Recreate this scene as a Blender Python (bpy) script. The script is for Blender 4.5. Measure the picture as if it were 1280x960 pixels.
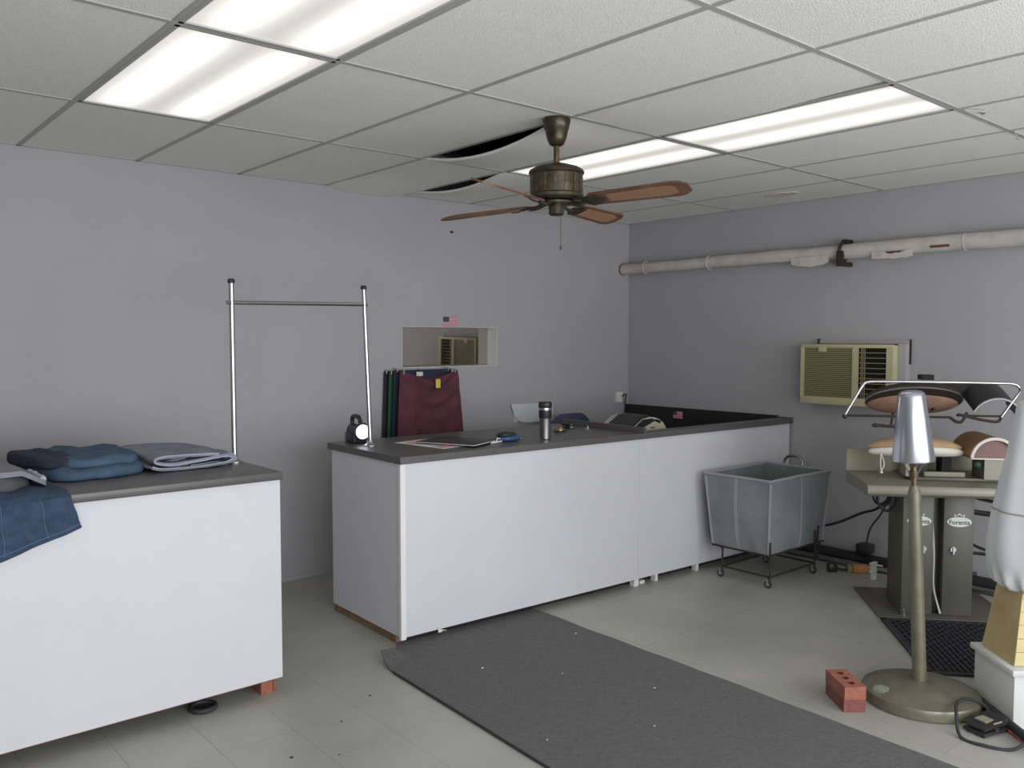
import bpy, bmesh, math, random
from mathutils import Vector, Matrix, noise
random.seed(7)
PI = math.pi
S = bpy.context.scene
for o in list(bpy.data.objects): bpy.data.objects.remove(o, do_unlink=True)
COL = S.collection

# ------------------------------------------------------------------ camera
CAM_LOC = (-5.9035, -5.2423, 1.6114)
cd = bpy.data.cameras.new('camera'); cam = bpy.data.objects.new('camera', cd); COL.objects.link(cam)
cd.sensor_width = 36.0; cd.lens = 36.0 * 1071.1 / 1280.0; cd.clip_start = 0.05; cd.clip_end = 100
cam.location = CAM_LOC
cam.rotation_euler = (math.radians(90 - 3.034), 0, math.radians(-40.675))
S.camera = cam
# ------------------------------------------------------------------ light
w = bpy.data.worlds.new('daylight'); S.world = w; w.use_nodes = True
bg = w.node_tree.nodes['Background']; bg.inputs[0].default_value = (0.80, 0.88, 1.0, 1); bg.inputs[1].default_value = 1.0
ld = bpy.data.lights.new('window_daylight', 'AREA'); ld.shape = 'RECTANGLE'; ld.size = 6.6; ld.size_y = 1.85
ld.energy = 232; ld.color = (0.95, 0.955, 1.0)
lo = bpy.data.objects.new('window_daylight', ld); COL.objects.link(lo)
lo.location = (-4.3, -6.93, 1.33); lo.rotation_euler = (math.radians(90), 0, 0)   # shines into the room, +y
S.view_settings.view_transform = 'Standard'; S.view_settings.look = 'None'
S.view_settings.gamma = 1.0; S.view_settings.exposure = 0.0; S.view_settings.use_curve_mapping = False

# ------------------------------------------------------------------ materials
def lin(c):
    return tuple(((v/255.0)/12.92 if v/255.0 <= 0.04045 else ((v/255.0+0.055)/1.055)**2.4) for v in c) + (1.0,)
MATS = {}
def mat(name, rgb, rough=0.6, metal=0.0, var=0.0, vscale=6.0, bump=0.0, bscale=60.0, rgb2=None, detail=4.0, emit=None, rnd=0.0, spec=0.5, sheen=0.0, world=False):
    m = bpy.data.materials.new(name); m.use_nodes = True; nt = m.node_tree
    b = nt.nodes['Principled BSDF']
    b.inputs['Base Color'].default_value = lin(rgb); b.inputs['Roughness'].default_value = rough; b.inputs['Metallic'].default_value = metal
    b.inputs['Specular IOR Level'].default_value = spec
    if sheen: b.inputs['Sheen Weight'].default_value = sheen
    tc = nt.nodes.new('ShaderNodeNewGeometry') if world else nt.nodes.new('ShaderNodeTexCoord'); OUT = 'Position' if world else 'Object'
    if var > 0 or rgb2:
        n = nt.nodes.new('ShaderNodeTexNoise'); n.inputs['Scale'].default_value = vscale; n.inputs['Detail'].default_value = detail
        nt.links.new(tc.outputs[OUT], n.inputs['Vector'])
        r = nt.nodes.new('ShaderNodeValToRGB')
        c = lin(rgb); c2 = lin(rgb2) if rgb2 else tuple(max(0, v*(1-var)) for v in c[:3]) + (1,)
        r.color_ramp.elements[0].position = 0.32; r.color_ramp.elements[1].position = 0.68
        r.color_ramp.elements[0].color = c2; r.color_ramp.elements[1].color = c
        nt.links.new(n.outputs['Fac'], r.inputs['Fac']); out = r.outputs['Color']
        if rnd:
            oi = nt.nodes.new('ShaderNodeObjectInfo'); mr = nt.nodes.new('ShaderNodeMapRange')
            mr.inputs['To Min'].default_value = 1-rnd; mr.inputs['To Max'].default_value = 1+rnd
            nt.links.new(oi.outputs['Random'], mr.inputs['Value'])
            mx = nt.nodes.new('ShaderNodeVectorMath'); mx.operation = 'SCALE'
            nt.links.new(out, mx.inputs[0]); nt.links.new(mr.outputs['Result'], mx.inputs['Scale']); out = mx.outputs['Vector']
        nt.links.new(out, b.inputs['Base Color'])
    if bump > 0:
        n2 = nt.nodes.new('ShaderNodeTexNoise'); n2.inputs['Scale'].default_value = bscale; n2.inputs['Detail'].default_value = 3
        nt.links.new(tc.outputs[OUT], n2.inputs['Vector'])
        bp = nt.nodes.new('ShaderNodeBump'); bp.inputs['Strength'].default_value = bump; bp.inputs['Distance'].default_value = 0.01
        nt.links.new(n2.outputs['Fac'], bp.inputs['Height']); nt.links.new(bp.outputs['Normal'], b.inputs['Normal'])
    if emit: b.inputs['Emission Color'].default_value = lin(rgb); b.inputs['Emission Strength'].default_value = emit
    MATS[name] = m
    return m
mat('wall_paint', (170,168,170), 0.75, var=0.05, vscale=1.6, bump=0.10, bscale=90)
mat('ceiling_tile', (240,240,234), 0.95, var=0.08, vscale=85, bump=0.35, bscale=160, rnd=0.03, world=True)
mat('tbar', (172,172,168), 0.5)
mat('plenum', (110,102,96), 0.95)
mat('floor_tile', (170,170,161), 0.42, rgb2=(154,154,146), vscale=2.2, detail=12, bump=0.04, bscale=30, rnd=0.02, world=True)
mat('floor_joint', (146,145,137), 0.8)
mat('carpet', (92,91,90), 1.0, rgb2=(74,73,73), vscale=55, detail=6, bump=0.8, bscale=400, sheen=0.2)
mat('carpet_edge', (48,48,48), 0.9)
mat('white_panel', (208,208,212), 0.45, var=0.03, vscale=3, bump=0.05, bscale=40)
mat('white_trim', (228,228,226), 0.5, var=0.06, vscale=14)
mat('laminate', (92,90,89), 0.34, var=0.12, vscale=3)
mat('raw_wood', (150,104,72), 0.8, rgb2=(112,72,46), vscale=14)
mat('brick', (160,102,84), 0.9, rgb2=(140,86,70), vscale=30, bump=0.5, bscale=80)
mat('brick_dark', (132,82,76), 0.9, rgb2=(112,66,62), vscale=30, bump=0.5, bscale=80)
mat('brick_hole', (96,40,30), 0.95)
mat('chrome', (192,192,194), 0.28, 1.0)
mat('steel_dull', (150,150,150), 0.38, 1.0)
mat('aluminium', (196,199,208), 0.28, 1.0, var=0.10, vscale=9, bump=0.05, bscale=12)
mat('black_plastic', (42,41,43), 0.4)
mat('black_matte', (38,36,36), 0.8)
mat('black_rubber', (48,48,53), 0.7)
mat('bronze', (92,86,72), 0.36, 0.75, rgb2=(66,60,48), vscale=26)
mat('antique_brass', (112,98,74), 0.4, 0.7, rgb2=(70,62,46), vscale=40)
mat('walnut', (112,80,62), 0.45, rgb2=(90,62,48), vscale=9)
mat('cane', (158,120,92), 0.7, rgb2=(136,102,78), vscale=90)
mat('denim', (58,76,100), 0.95, rgb2=(46,62,84), vscale=34, bump=0.3, bscale=240)
mat('denim_dark', (48,58,74), 0.95, rgb2=(38,46,60), vscale=30, bump=0.3, bscale=240)
mat('denim_mid', (74,98,120), 0.95, rgb2=(60,82,104), vscale=12, bump=0.35, bscale=200)
mat('wood_dull', (140,112,90), 0.85, rgb2=(112,88,70), vscale=14)
mat('stitch', (92,116,142), 0.9)
mat('grey_denim', (146,150,162), 0.95, rgb2=(124,128,140), vscale=14, bump=0.3, bscale=200)
mat('grey_denim_edge', (176,180,196), 0.95)
mat('grey_cloth', (138,138,146), 0.95, rgb2=(116,116,122), vscale=7, bump=0.2, bscale=150)
mat('charcoal_cloth', (84,86,88), 0.95, rgb2=(68,70,72), vscale=9, bump=0.2, bscale=150)
mat('maroon', (98,52,64), 0.9, rgb2=(84,44,56), vscale=9, bump=0.15, bscale=200)
mat('navy', (42,46,68), 0.9, var=0.2)
mat('green_cloth', (40,92,60), 0.9, var=0.2)
mat('dark_cloth', (46,40,48), 0.9, var=0.2)
mat('yellow_tag', (214,190,84), 0.7)
mat('white_tag', (208,206,202), 0.7)
mat('paper', (226,222,218), 0.8)
mat('pink_print', (214,160,168), 0.8)
mat('blue_plastic', (48,78,116), 0.35)
mat('brass', (156,138,98), 0.3, 0.9)
mat('beige_plastic', (206,202,178), 0.5, var=0.04)
mat('ac_beige', (190,184,146), 0.55, var=0.05, vscale=4)
mat('ac_grille', (150,143,108), 0.6)
mat('ac_grille_back', (96,90,58), 0.8)
mat('black_void', (14,14,14), 0.9)
mat('flag_red', (196,86,100), 0.7)
mat('flag_white', (206,188,194), 0.7)
mat('flag_blue', (66,68,96), 0.7)
mat('pipe_wrap', (206,202,194), 0.7, rgb2=(186,182,172), vscale=7, bump=0.3, bscale=25)
mat('rust', (122,70,48), 0.9, var=0.3, vscale=30)
mat('dark_iron', (62,56,50), 0.6, 0.5)
mat('canvas', (134,137,138), 0.85, rgb2=(122,125,126), vscale=5, bump=0.35, bscale=14)
mat('canvas_binding', (150,153,154), 0.8)
mat('canvas_inside', (100,100,98), 0.9)
mat('press_paint', (94,93,84), 0.45, 0.15, var=0.08, vscale=6)
mat('press_table', (134,133,117), 0.4, 0.15, var=0.06, vscale=8)
mat('press_beige', (148,144,122), 0.55, var=0.06)
mat('tan_cover', (188,158,122), 0.9, var=0.10, vscale=14)
mat('white_cover', (222,218,208), 0.9, var=0.05)
mat('brown_pad', (152,120,100), 0.9, rgb2=(128,98,80), vscale=8)
mat('ochre_cover', (152,120,80), 0.7, var=0.12, vscale=10)
mat('pink_pad', (142,114,110), 0.9, var=0.1)
mat('logo_white', (226,232,222), 0.6)
mat('logo_ink', (66,72,70), 0.6)
mat('mirror', (186,183,174), 0.03, 1.0)
mat('orange', (178,124,82), 0.6)
mat('yellow_green', (136,132,76), 0.6)
mat('stand_paint', (126,124,106), 0.36, 0.35, rgb2=(108,106,90), vscale=14)
mat('sheet_white', (226,229,232), 0.85, var=0.04, vscale=4, bump=0.15, bscale=10)
mat('form_seam', (170,162,156), 0.9)
mat('ply', (206,192,140), 0.6, rgb2=(192,176,122), vscale=5)
mat('ply_shaded', (196,178,132), 0.65, rgb2=(172,152,108), vscale=6)  # darker copy of the plywood, shade of the side face put into its colour
mat('box_white', (214,216,212), 0.5, var=0.04)
mat('chair_blue', (66,70,96), 0.85, var=0.1)
mat('pocket_white', (206,207,210), 0.4)
mat('worn_label', (152,158,148), 0.7, var=0.2, vscale=40)
mat('green_knob', (36,62,48), 0.5)
mat('white_rope', (214,212,206), 0.9)
mat('lens', (236,242,255), 0.2, emit=1.8)
mat('frame_metal', (120,122,124), 0.4, 0.8)
mat('stain', (226,224,212), 0.9, rgb2=(196,190,168), vscale=20)
g = bpy.data.materials.new('window_glass'); g.use_nodes = True
g.node_tree.nodes['Principled BSDF'].inputs['Transmission Weight'].default_value = 1; g.node_tree.nodes['Principled BSDF'].inputs['Roughness'].default_value = 0
MATS['window_glass'] = g
# light diffuser: acrylic lens glowing over two tubes that run along its length (local y)
def diffuser_mat():
    m = bpy.data.materials.new('light_diffuser'); m.use_nodes = True; nt = m.node_tree; b = nt.nodes['Principled BSDF']
    b.inputs['Base Color'].default_value = (0.3,0.3,0.29,1); b.inputs['Roughness'].default_value = 0.4
    tc = nt.nodes.new('ShaderNodeTexCoord'); sx = nt.nodes.new('ShaderNodeSeparateXYZ'); nt.links.new(tc.outputs['Object'], sx.inputs[0])
    def M(op, a, b_=None, c=None):
        n = nt.nodes.new('ShaderNodeMath'); n.operation = op
        for i, v in enumerate((a, b_, c)):
            if v is None: continue
            if isinstance(v, (int, float)): n.inputs[i].default_value = v
            else: nt.links.new(v, n.inputs[i])
        return n.outputs[0]
    ax = M('ABSOLUTE', sx.outputs['X'])
    d = M('SUBTRACT', ax, 0.15); d2 = M('MULTIPLY', d, d); gx = M('EXPONENT', M('MULTIPLY', d2, -170.0))      # one tube each side
    ay = M('ABSOLUTE', sx.outputs['Y']); e = M('SUBTRACT', 1.0, M('POWER', M('DIVIDE', ay, 0.63), 6.0))
    st = M('MULTIPLY_ADD', M('MULTIPLY', gx, e), 1.1, 0.52)
    nt.links.new(st, b.inputs['Emission Strength']); b.inputs['Emission Color'].default_value = (1.0, 0.965, 0.89, 1)
    MATS['light_diffuser'] = m
diffuser_mat()

# ------------------------------------------------------------------ mesh builder
class MB:
    def __init__(s): s.v = []; s.f = []; s.fm = []; s.mi = 0
    def add(s, vs, fs, M=None):
        n = len(s.v)
        for p in vs:
            p = Vector(p)
            if M is not None: p = M @ p
            s.v.append(tuple(p))
        for f in fs: s.f.append(tuple(i+n for i in f)); s.fm.append(s.mi)
        return s
    def box(s, a, b, M=None, bev=0.0):
        (x0,y0,z0),(x1,y1,z1) = a, b
        x0,x1 = min(x0,x1),max(x0,x1); y0,y1 = min(y0,y1),max(y0,y1); z0,z1 = min(z0,z1),max(z0,z1)
        if bev <= 0:
            vs = [(x0,y0,z0),(x1,y0,z0),(x1,y1,z0),(x0,y1,z0),(x0,y0,z1),(x1,y0,z1),(x1,y1,z1),(x0,y1,z1)]
            return s.add(vs, [(0,3,2,1),(4,5,6,7),(0,1,5,4),(1,2,6,5),(2,3,7,6),(3,0,4,7)], M)
        bm = bmesh.new()
        vv = [bm.verts.new(p) for p in [(x0,y0,z0),(x1,y0,z0),(x1,y1,z0),(x0,y1,z0),(x0,y0,z1),(x1,y0,z1),(x1,y1,z1),(x0,y1,z1)]]
        for f in [(0,3,2,1),(4,5,6,7),(0,1,5,4),(1,2,6,5),(2,3,7,6),(3,0,4,7)]: bm.faces.new([vv[i] for i in f])
        bmesh.ops.bevel(bm, geom=list(bm.edges), offset=bev, segments=2, affect='EDGES', profile=0.5)
        bm.verts.index_update()
        s.add([v.co.copy() for v in bm.verts], [[v.index for v in f.verts] for f in bm.faces], M); bm.free()
        return s
    def loft(s, rings, close=True, cap=True, M=None):
        n = len(rings[0]); vs = [p for r in rings for p in r]; fs = []
        for i in range(len(rings)-1):
            for j in range(n if close else n-1):
                k = (j+1) % n
                fs.append((i*n+j, i*n+k, (i+1)*n+k, (i+1)*n+j))
        if cap and close:
            fs.append(tuple(range(n))[::-1]); fs.append(tuple((len(rings)-1)*n+j for j in range(n)))
        return s.add(vs, fs, M)
    def cyl(s, p0, p1, r0, r1=None, seg=16, cap=True, M=None):
        r1 = r0 if r1 is None else r1
        p0, p1 = Vector(p0), Vector(p1); d = (p1-p0).normalized()
        a = d.orthogonal().normalized(); b = d.cross(a)
        rings = []
        for p, r in ((p0,r0),(p1,r1)):
            rings.append([p + (a*math.cos(t)+b*math.sin(t))*r for t in [2*PI*i/seg for i in range(seg)]])
        return s.loft(rings, True, cap, M)
    def tube(s, pts, r, seg=8, smooth=True, sub=6, M=None, cap=True):
        P = [Vector(p) for p in pts]
        if smooth and len(P) > 2:
            Q = []
            for i in range(len(P)-1):
                a = P[i-1] if i > 0 else P[i]*2-P[i+1]; b, c = P[i], P[i+1]; d = P[i+2] if i+2 < len(P) else P[i+1]*2-P[i]
                for k in range(sub):
                    t = k/sub; t2 = t*t; t3 = t2*t
                    Q.append(0.5*((2*b)+(c-a)*t+(2*a-5*b+4*c-d)*t2+(3*b-a-3*c+d)*t3))
            Q.append(P[-1]); P = Q
        rings = []; prev = None
        for i, p in enumerate(P):
            d = ((P[min(i+1,len(P)-1)]-P[max(i-1,0)])).normalized()
            if prev is None: a = d.orthogonal().normalized()
            else:
                a = prev - d*prev.dot(d)
                a = a.normalized() if a.length > 1e-6 else d.orthogonal().normalized()
            prev = a; b = d.cross(a)
            rings.append([p+(a*math.cos(2*PI*j/seg)+b*math.sin(2*PI*j/seg))*r for j in range(seg)])
        return s.loft(rings, True, cap, M)
    def lathe(s, prof, c=(0,0,0), seg=32, M=None, fn=None):
        rings = []
        for (r, z) in prof:
            ring = []
            for j in range(seg):
                t = 2*PI*j/seg; rr = max(r, 1e-4)
                if fn: rr = max(1e-4, rr*fn(t, z))
                ring.append((c[0]+rr*math.cos(t), c[1]+rr*math.sin(t), c[2]+z))
            rings.append(ring)
        return s.loft(rings, True, True, M)
    def torus(s, c, R, r, axis='z', seg=32, rs=8, M=None, sx=1.0, sy=1.0):
        rings = []
        for i in range(seg+1):
            t = 2*PI*i/seg; ring = []
            for j in range(rs):
                u = 2*PI*j/rs; q = (R+r*math.cos(u)); p = (q*math.cos(t)*sx, q*math.sin(t)*sy, r*math.sin(u))
                if axis == 'x': p = (p[2], p[0], p[1])
                if axis == 'y': p = (p[0], p[2], p[1])
                ring.append((c[0]+p[0], c[1]+p[1], c[2]+p[2]))
            rings.append(ring)
        return s.loft(rings, True, False, M)
    def ell(s, c, rx, ry, rz, seg=28, rings=14, M=None, fn=None):
        R = []
        for i in range(rings+1):
            ph = -PI/2 + PI*i/rings; ring = []
            for j in range(seg):
                t = 2*PI*j/seg; k = max(math.cos(ph), 0.002)
                p = Vector((rx*k*math.cos(t), ry*k*math.sin(t), rz*math.sin(ph)))
                if fn: p = fn(p)
                ring.append((c[0]+p[0], c[1]+p[1], c[2]+p[2]))
            R.append(ring)
        return s.loft(R, True, True, M)
    def prism(s, poly, a, b, axis='z', M=None):
        def pt(p, h):
            return {'z': (p[0],p[1],h), 'y': (p[0],h,p[1]), 'x': (h,p[0],p[1])}[axis]
        return s.loft([[pt(p,a) for p in poly],[pt(p,b) for p in poly]], True, True, M)
    def grid(s, f, nu, nv, M=None):
        vs = [f(i/nu, j/nv) for j in range(nv+1) for i in range(nu+1)]; w_ = nu+1
        fs = [(j*w_+i, j*w_+i+1, (j+1)*w_+i+1, (j+1)*w_+i) for j in range(nv) for i in range(nu)]
        return s.add(vs, fs, M)
    def sheet(s, f, nu, nv, th, nrm, M=None):
        """closed sheet: surface f, offset by th along nrm"""
        n = Vector(nrm)*th; w_ = nu+1; N = (nu+1)*(nv+1)
        top = [Vector(f(i/nu, j/nv)) for j in range(nv+1) for i in range(nu+1)]
        vs = top + [p+n for p in top]
        fs = [(j*w_+i, j*w_+i+1, (j+1)*w_+i+1, (j+1)*w_+i) for j in range(nv) for i in range(nu)]
        fs += [tuple(i+N for i in f_[::-1]) for f_ in list(fs)]
        for i in range(nu):
            fs.append((i, i+N, i+1+N, i+1)); k = nv*w_+i; fs.append((k, k+1, k+1+N, k+N))
        for j in range(nv):
            k = j*w_; fs.append((k, k+w_, k+w_+N, k+N)); k = j*w_+nu; fs.append((k, k+N, k+w_+N, k+w_))
        return s.add(vs, fs, M)
    def mesh(s, name, ms, angle=40, off=(0,0,0)):
        me = bpy.data.meshes.new(name)
        o = Vector(off)
        me.from_pydata([tuple(Vector(p)-o) for p in s.v], [], s.f)
        bm = bmesh.new(); bm.from_mesh(me); bmesh.ops.recalc_face_normals(bm, faces=bm.faces); bm.to_mesh(me); bm.free()
        for m in (ms if isinstance(ms, (list,tuple)) else [ms]): me.materials.append(MATS[m])
        me.polygons.foreach_set('use_smooth', [True]*len(me.polygons))
        if max(s.fm or [0]): me.polygons.foreach_set('material_index', s.fm)
        me.set_sharp_from_angle(angle=math.radians(angle)); me.update()
        return me
    def build(s, name, ms, parent=None, loc=None, angle=40):
        """with a parent: vertices are in the thing's own frame; without: loc becomes the origin of a world-built mesh"""
        off = loc if (loc is not None and parent is None) else (0,0,0)
        o = bpy.data.objects.new(name, s.mesh(name, ms, angle, off)); COL.objects.link(o)
        if parent is not None: o.parent = parent
        elif loc is not None: o.location = loc
        return o
def tag(o, label=None, cat=None, group=None, kind=None):
    if label: o['label'] = label
    if cat: o['category'] = cat
    if group: o['group'] = group
    if kind: o['kind'] = kind
    return o
def thing(name, label, cat, loc=(0,0,0), rz=0.0, group=None):
    o = bpy.data.objects.new(name, None); COL.objects.link(o); o.empty_display_size = 0.1
    o.location = loc; o.rotation_euler = (0,0,rz)
    return tag(o, label, cat, group)
def T(loc): return Matrix.Translation(Vector(loc))
def part(name, mb, ms, root, world=False, angle=40):
    """part of a thing; world=True: builder used world coordinates and the thing is unrotated"""
    if world:
        off = Vector(root.location) if root.parent is None else Vector(root.parent.location)
        mb.v = [tuple(Vector(p)-off) for p in mb.v]
    return mb.build(name, ms, root, angle=angle)
def nz(x, y=0.0, z=0.0): return noise.noise(Vector((x, y, z)))

# ------------------------------------------------------------------ room shell
XL, YF, CE = -8.85, -7.0, 2.643          # left wall, front (shop window) wall, ceiling height; corner of back and right wall = origin
WX0, WX1, WZ0, WZ1 = -2.452, -1.552, 1.398, 1.700
m = MB()
for a, b in (((XL,0,0),(WX0,0.25,3.1)), ((WX1,0,0),(0.25,0.25,3.1)), ((WX0,0,0),(WX1,0.25,WZ0)), ((WX0,0,WZ1),(WX1,0.25,3.1)), ((WX0,0.16,WZ0),(WX1,0.25,WZ1))): m.box(a, b)
wall_back = tag(m.build('wall_back', 'wall_paint'), 'grey lavender painted back wall behind the counters', kind='structure')
wall_right = tag(MB().box((0,YF,0),(0.25,0,3.1)).build('wall_right', 'wall_paint'), 'grey lavender painted wall with pipe and air conditioner', kind='structure')
tag(MB().box((XL-0.25,YF,0),(XL,0.25,3.1)).build('wall_left', 'wall_paint'), 'grey painted side wall', kind='structure')
FX0, FX1, FZ0, FZ1 = -8.1, -1.1, 0.35, 2.5
m = MB()
for a, b in (((XL-.25,YF-.25,0),(FX0,YF,3.1)), ((FX1,YF-.25,0),(.25,YF,3.1)), ((FX0,YF-.25,0),(FX1,YF,FZ0)), ((FX0,YF-.25,FZ1),(FX1,YF,3.1))): m.box(a, b)
tag(m.build('wall_front', 'wall_paint'), 'grey wall around the shop window', kind='structure')
wn = tag(MB().box((FX0,YF-.16,FZ0),(FX1,YF-.10,FZ0+.06)).box((FX0,YF-.16,FZ1-.06),(FX1,YF-.10,FZ1)).box((FX0,YF-.16,FZ0),(FX0+.06,YF-.10,FZ1)).box((FX1-.06,YF-.16,FZ0),(FX1,YF-.10,FZ1)).build('window_1', 'frame_metal'), 'wide metal framed shop window', kind='structure')
for k in range(1, 4): MB().box((FX0+k*1.75-.03,YF-.16,FZ0),(FX0+k*1.75+.03,YF-.10,FZ1)).build('mullion', 'frame_metal', wn)
for k in range(4): MB().box((FX0+k*1.75+.03,YF-.14,FZ0+.06),(FX0+k*1.75+1.72,YF-.13,FZ1-.06)).build('pane', 'window_glass', wn)
tag(MB().box((XL,-0.008,0),(-3.0,0,0.028)).build('baseboard_back', 'wall_paint'), 'low grey baseboard strip', kind='structure')

# floor: vinyl tiles laid on a screed
floor = tag(MB().box((XL,YF,-0.12),(0,0,-0.0035)).build('floor', 'floor_joint'), 'worn grey vinyl tile floor', kind='structure')
TS = 0.305; TX0, TY0 = -4.03, -2.35
tm = MB().box((-TS/2+.0006,-TS/2+.0006,-0.003),(TS/2-.0006,TS/2-.0006,0.0)).mesh('floor_tile', 'floor_tile')
rest = MB(); nt_ = 0
for i in range(-16, 14):
    for j in range(-16, 8):
        cx = TX0+(i+.5)*TS; cy = TY0+(j+.5)*TS
        x0, x1, y0, y1 = max(cx-TS/2,XL), min(cx+TS/2,0), max(cy-TS/2,YF), min(cy+TS/2,0)
        if x1-x0 < 0.01 or y1-y0 < 0.01: continue
        full = x1-x0 > TS-.002 and y1-y0 > TS-.002
        vis = (cx > -5.5 and -4.35 < cy < -1.45) or (-4.4 < cx < -3.3 and cy > -1.6)
        if -3.65 < cx < -2.65 and -4.4 < cy < -1.9: vis = False         # under the runner
        if cx > -2.0 and cy < -4.2: vis = False
        if full and vis and nt_ < 295:
            o = bpy.data.objects.new('floor_tile', tm); COL.objects.link(o); o.parent = floor; o.location = (cx, cy, 0); nt_ += 1
        else: rest.box((x0+.0006,y0+.0006,-0.003),(x1-.0006,y1-.0006,0))
tag(rest.build('floor_tile_field', 'floor_tile', floor), kind='stuff')

# ceiling: dark deck above, T-bar grid, lay-in tiles
ceil = tag(MB().box((XL-.25,YF-.25,3.0),(.25,.25,3.1)).build('ceiling', 'plenum'), 'suspended ceiling of white fissured tiles in a metal grid', kind='structure')
PX = [-4.88+0.61*i for i in range(-6, 8)]          # runner lines parallel to the right wall (index 0 -> PX[6])
QY = [-6.018, -4.798, -3.578, -2.358, -1.138]
def P_(i): return -4.88+0.61*i
for x in PX: MB().box((x-.012,YF,CE-.002),(x+.012,0,CE+.001)).box((x-.002,YF,CE),(x+.002,0,CE+.03)).build('grid_bar', 'tbar', ceil)
for y in QY: MB().box((XL,y-.012,CE-.0025),(0,y+.012,CE+.001)).box((XL,y-.002,CE),(0,y+.002,CE+.03)).build('grid_bar', 'tbar', ceil)
MB().box((XL,-.02,CE-.002),(0,0,CE+.001)).build('wall_angle', 'tbar', ceil); MB().box((-.02,YF,CE-.002),(0,0,CE+.001)).build('wall_angle', 'tbar', ceil)
LIGHTS = [(0,2),(0,1),(4,2),(4,1)]                 # (runner index, row): row 1 = QY[3]..QY[4], row 2 = QY[2]..QY[3]
rows = {0:(-1.138,0.0), 1:(-2.358,-1.138), 2:(-3.578,-2.358), 3:(-4.798,-3.578), 4:(-6.018,-4.798), 5:(-7.0,-6.018)}
SPECIAL = {(3,1),(4,0),(3,0),(3,2)}
tiles = {}
def tile_mesh(w_, l_):
    k = (round(w_,3), round(l_,3))
    if k not in tiles: tiles[k] = MB().box((-w_/2+.003,-l_/2+.003,0.0),(w_/2-.003,l_/2-.003,.016)).mesh('ceiling_tile', 'ceiling_tile')
    return tiles[k]
cols = [(XL, P_(-6))] + [(P_(i), P_(i+1)) for i in range(-6, 8)]
for ci, (xa, xb) in enumerate(cols):
    idx = ci-7
    for r, (ya, yb) in rows.items():
        if (idx, r) in LIGHTS or (idx, r) in SPECIAL: continue
        o = bpy.data.objects.new('ceiling_tile', tile_mesh(xb-xa, yb-ya)); COL.objects.link(o); o.parent = ceil
        o.location = ((xa+xb)/2, (ya+yb)/2, CE+.001)
def sag_tile(i, r, fn):
    ya, yb = rows[r]; xa, xb = P_(i)+.004, P_(i+1)-.004
    MB().sheet(lambda u, v: (xa+(xb-xa)*u, ya+.004+(yb-ya-.008)*v, CE+.001-fn(u, v)), 10, 16, .014, (0,0,1)).build('ceiling_tile', 'ceiling_tile', ceil)
bump_ = lambda v, c, w_: max(0.0, 1-abs((v-c)/w_)**2)
sag_tile(3, 1, lambda u, v: .075*bump_(v,.55,.47)*(1-u)**1.3)
sag_tile(4, 0, lambda u, v: .055*bump_(v,.42,.44)*(1-u)**1.5)
sag_tile(3, 0, lambda u, v: .035*max(0,v-.55)/.45*bump_(u,.5,.55))
sag_tile(3, 2, lambda u, v: -.012*(u**3)*bump_(v,.0,.45)+.012*bump_(u,.6,.5)*bump_(v,.5,.6))
st = MB(); pts = [(-.40+.075*math.cos(t)*(1+.25*nz(3*math.cos(t),3*math.sin(t))), -1.79+.13*math.sin(t)*(1+.2*nz(5*math.cos(t),1))) for t in [2*PI*k/18 for k in range(18)]]
st.prism(pts, CE-.003, CE+.001); st.build('torn_patch', 'stain', ceil)

# fluorescent troffers
def troffer(i, r, label):
    ya, yb = rows[r]; xa, xb = P_(i)+.010, P_(i+1)-.010; ya += .010; yb -= .010
    cx, cy = (xa+xb)/2, (ya+yb)/2; hx, hy = (xb-xa)/2, (yb-ya)/2
    t = thing('ceiling_light', label, 'light', (cx,cy,CE), group='fluorescent lights in the ceiling grid')
    f = MB(); fw = .016
    f.box((-hx,-hy,-.003),(hx,-hy+fw,.02)).box((-hx,hy-fw,-.003),(hx,hy,.02)).box((-hx,-hy,-.003),(-hx+fw,hy,.02)).box((hx-fw,-hy,-.003),(hx,hy,.02))
    f.build('frame', 'tbar', t)
    MB().box((-hx+fw,-hy+fw,.004),(hx-fw,hy-fw,.008)).build('diffuser', 'light_diffuser', t)
    MB().box((-hx,-hy,.02),(hx,hy,.10)).build('housing', 'white_trim', t)
troffer(0, 2, 'glowing fluorescent ceiling panel cut off by the top of the picture')
troffer(0, 1, 'glowing fluorescent ceiling panel nearest the back wall on the left')
troffer(4, 2, 'long glowing fluorescent ceiling panel to the right of the fan')
troffer(4, 1, 'glowing fluorescent ceiling panel partly hidden behind the fan motor')
# bits of hanging debris beside the right-hand light
MB().tube([(P_(5)+.02,-3.60,CE-.004),(P_(5)+.09,-3.66,CE-.012),(P_(5)+.16,-3.62,CE-.004)], .004, 5).build('loose_wire', 'tbar', ceil)
MB().tube([(P_(6)+.01,-3.60,CE-.002),(P_(6)+.02,-3.61,CE-.04),(P_(6)+.01,-3.62,CE-.05)], .003, 5).build('loose_wire', 'tbar', ceil)

# ------------------------------------------------------------------ recessed mirror glass in the back wall
t = thing('recessed_mirror', 'tinted mirror glass recessed in a slot of the back wall', 'mirror', ((WX0+WX1)/2, .125, WZ0))
hw = (WX1-WX0)/2; hh = WZ1-WZ0
g_ = MB().box((-hw+.004,-.003,.004),(hw-.004,.003,hh-.004)).build('glass', 'mirror', t); g_.rotation_euler = (math.radians(0.7),0,0)
m = MB(); m.box((-hw,-.125,0),(hw,.02,.003)).box((-hw,-.125,hh-.003),(hw,.02,hh)).box((hw-.003,-.125,0),(hw,.02,hh)).box((-hw,-.125,0),(-hw+.003,.02,hh))
m.build('reveal', 'white_trim', t)

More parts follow.
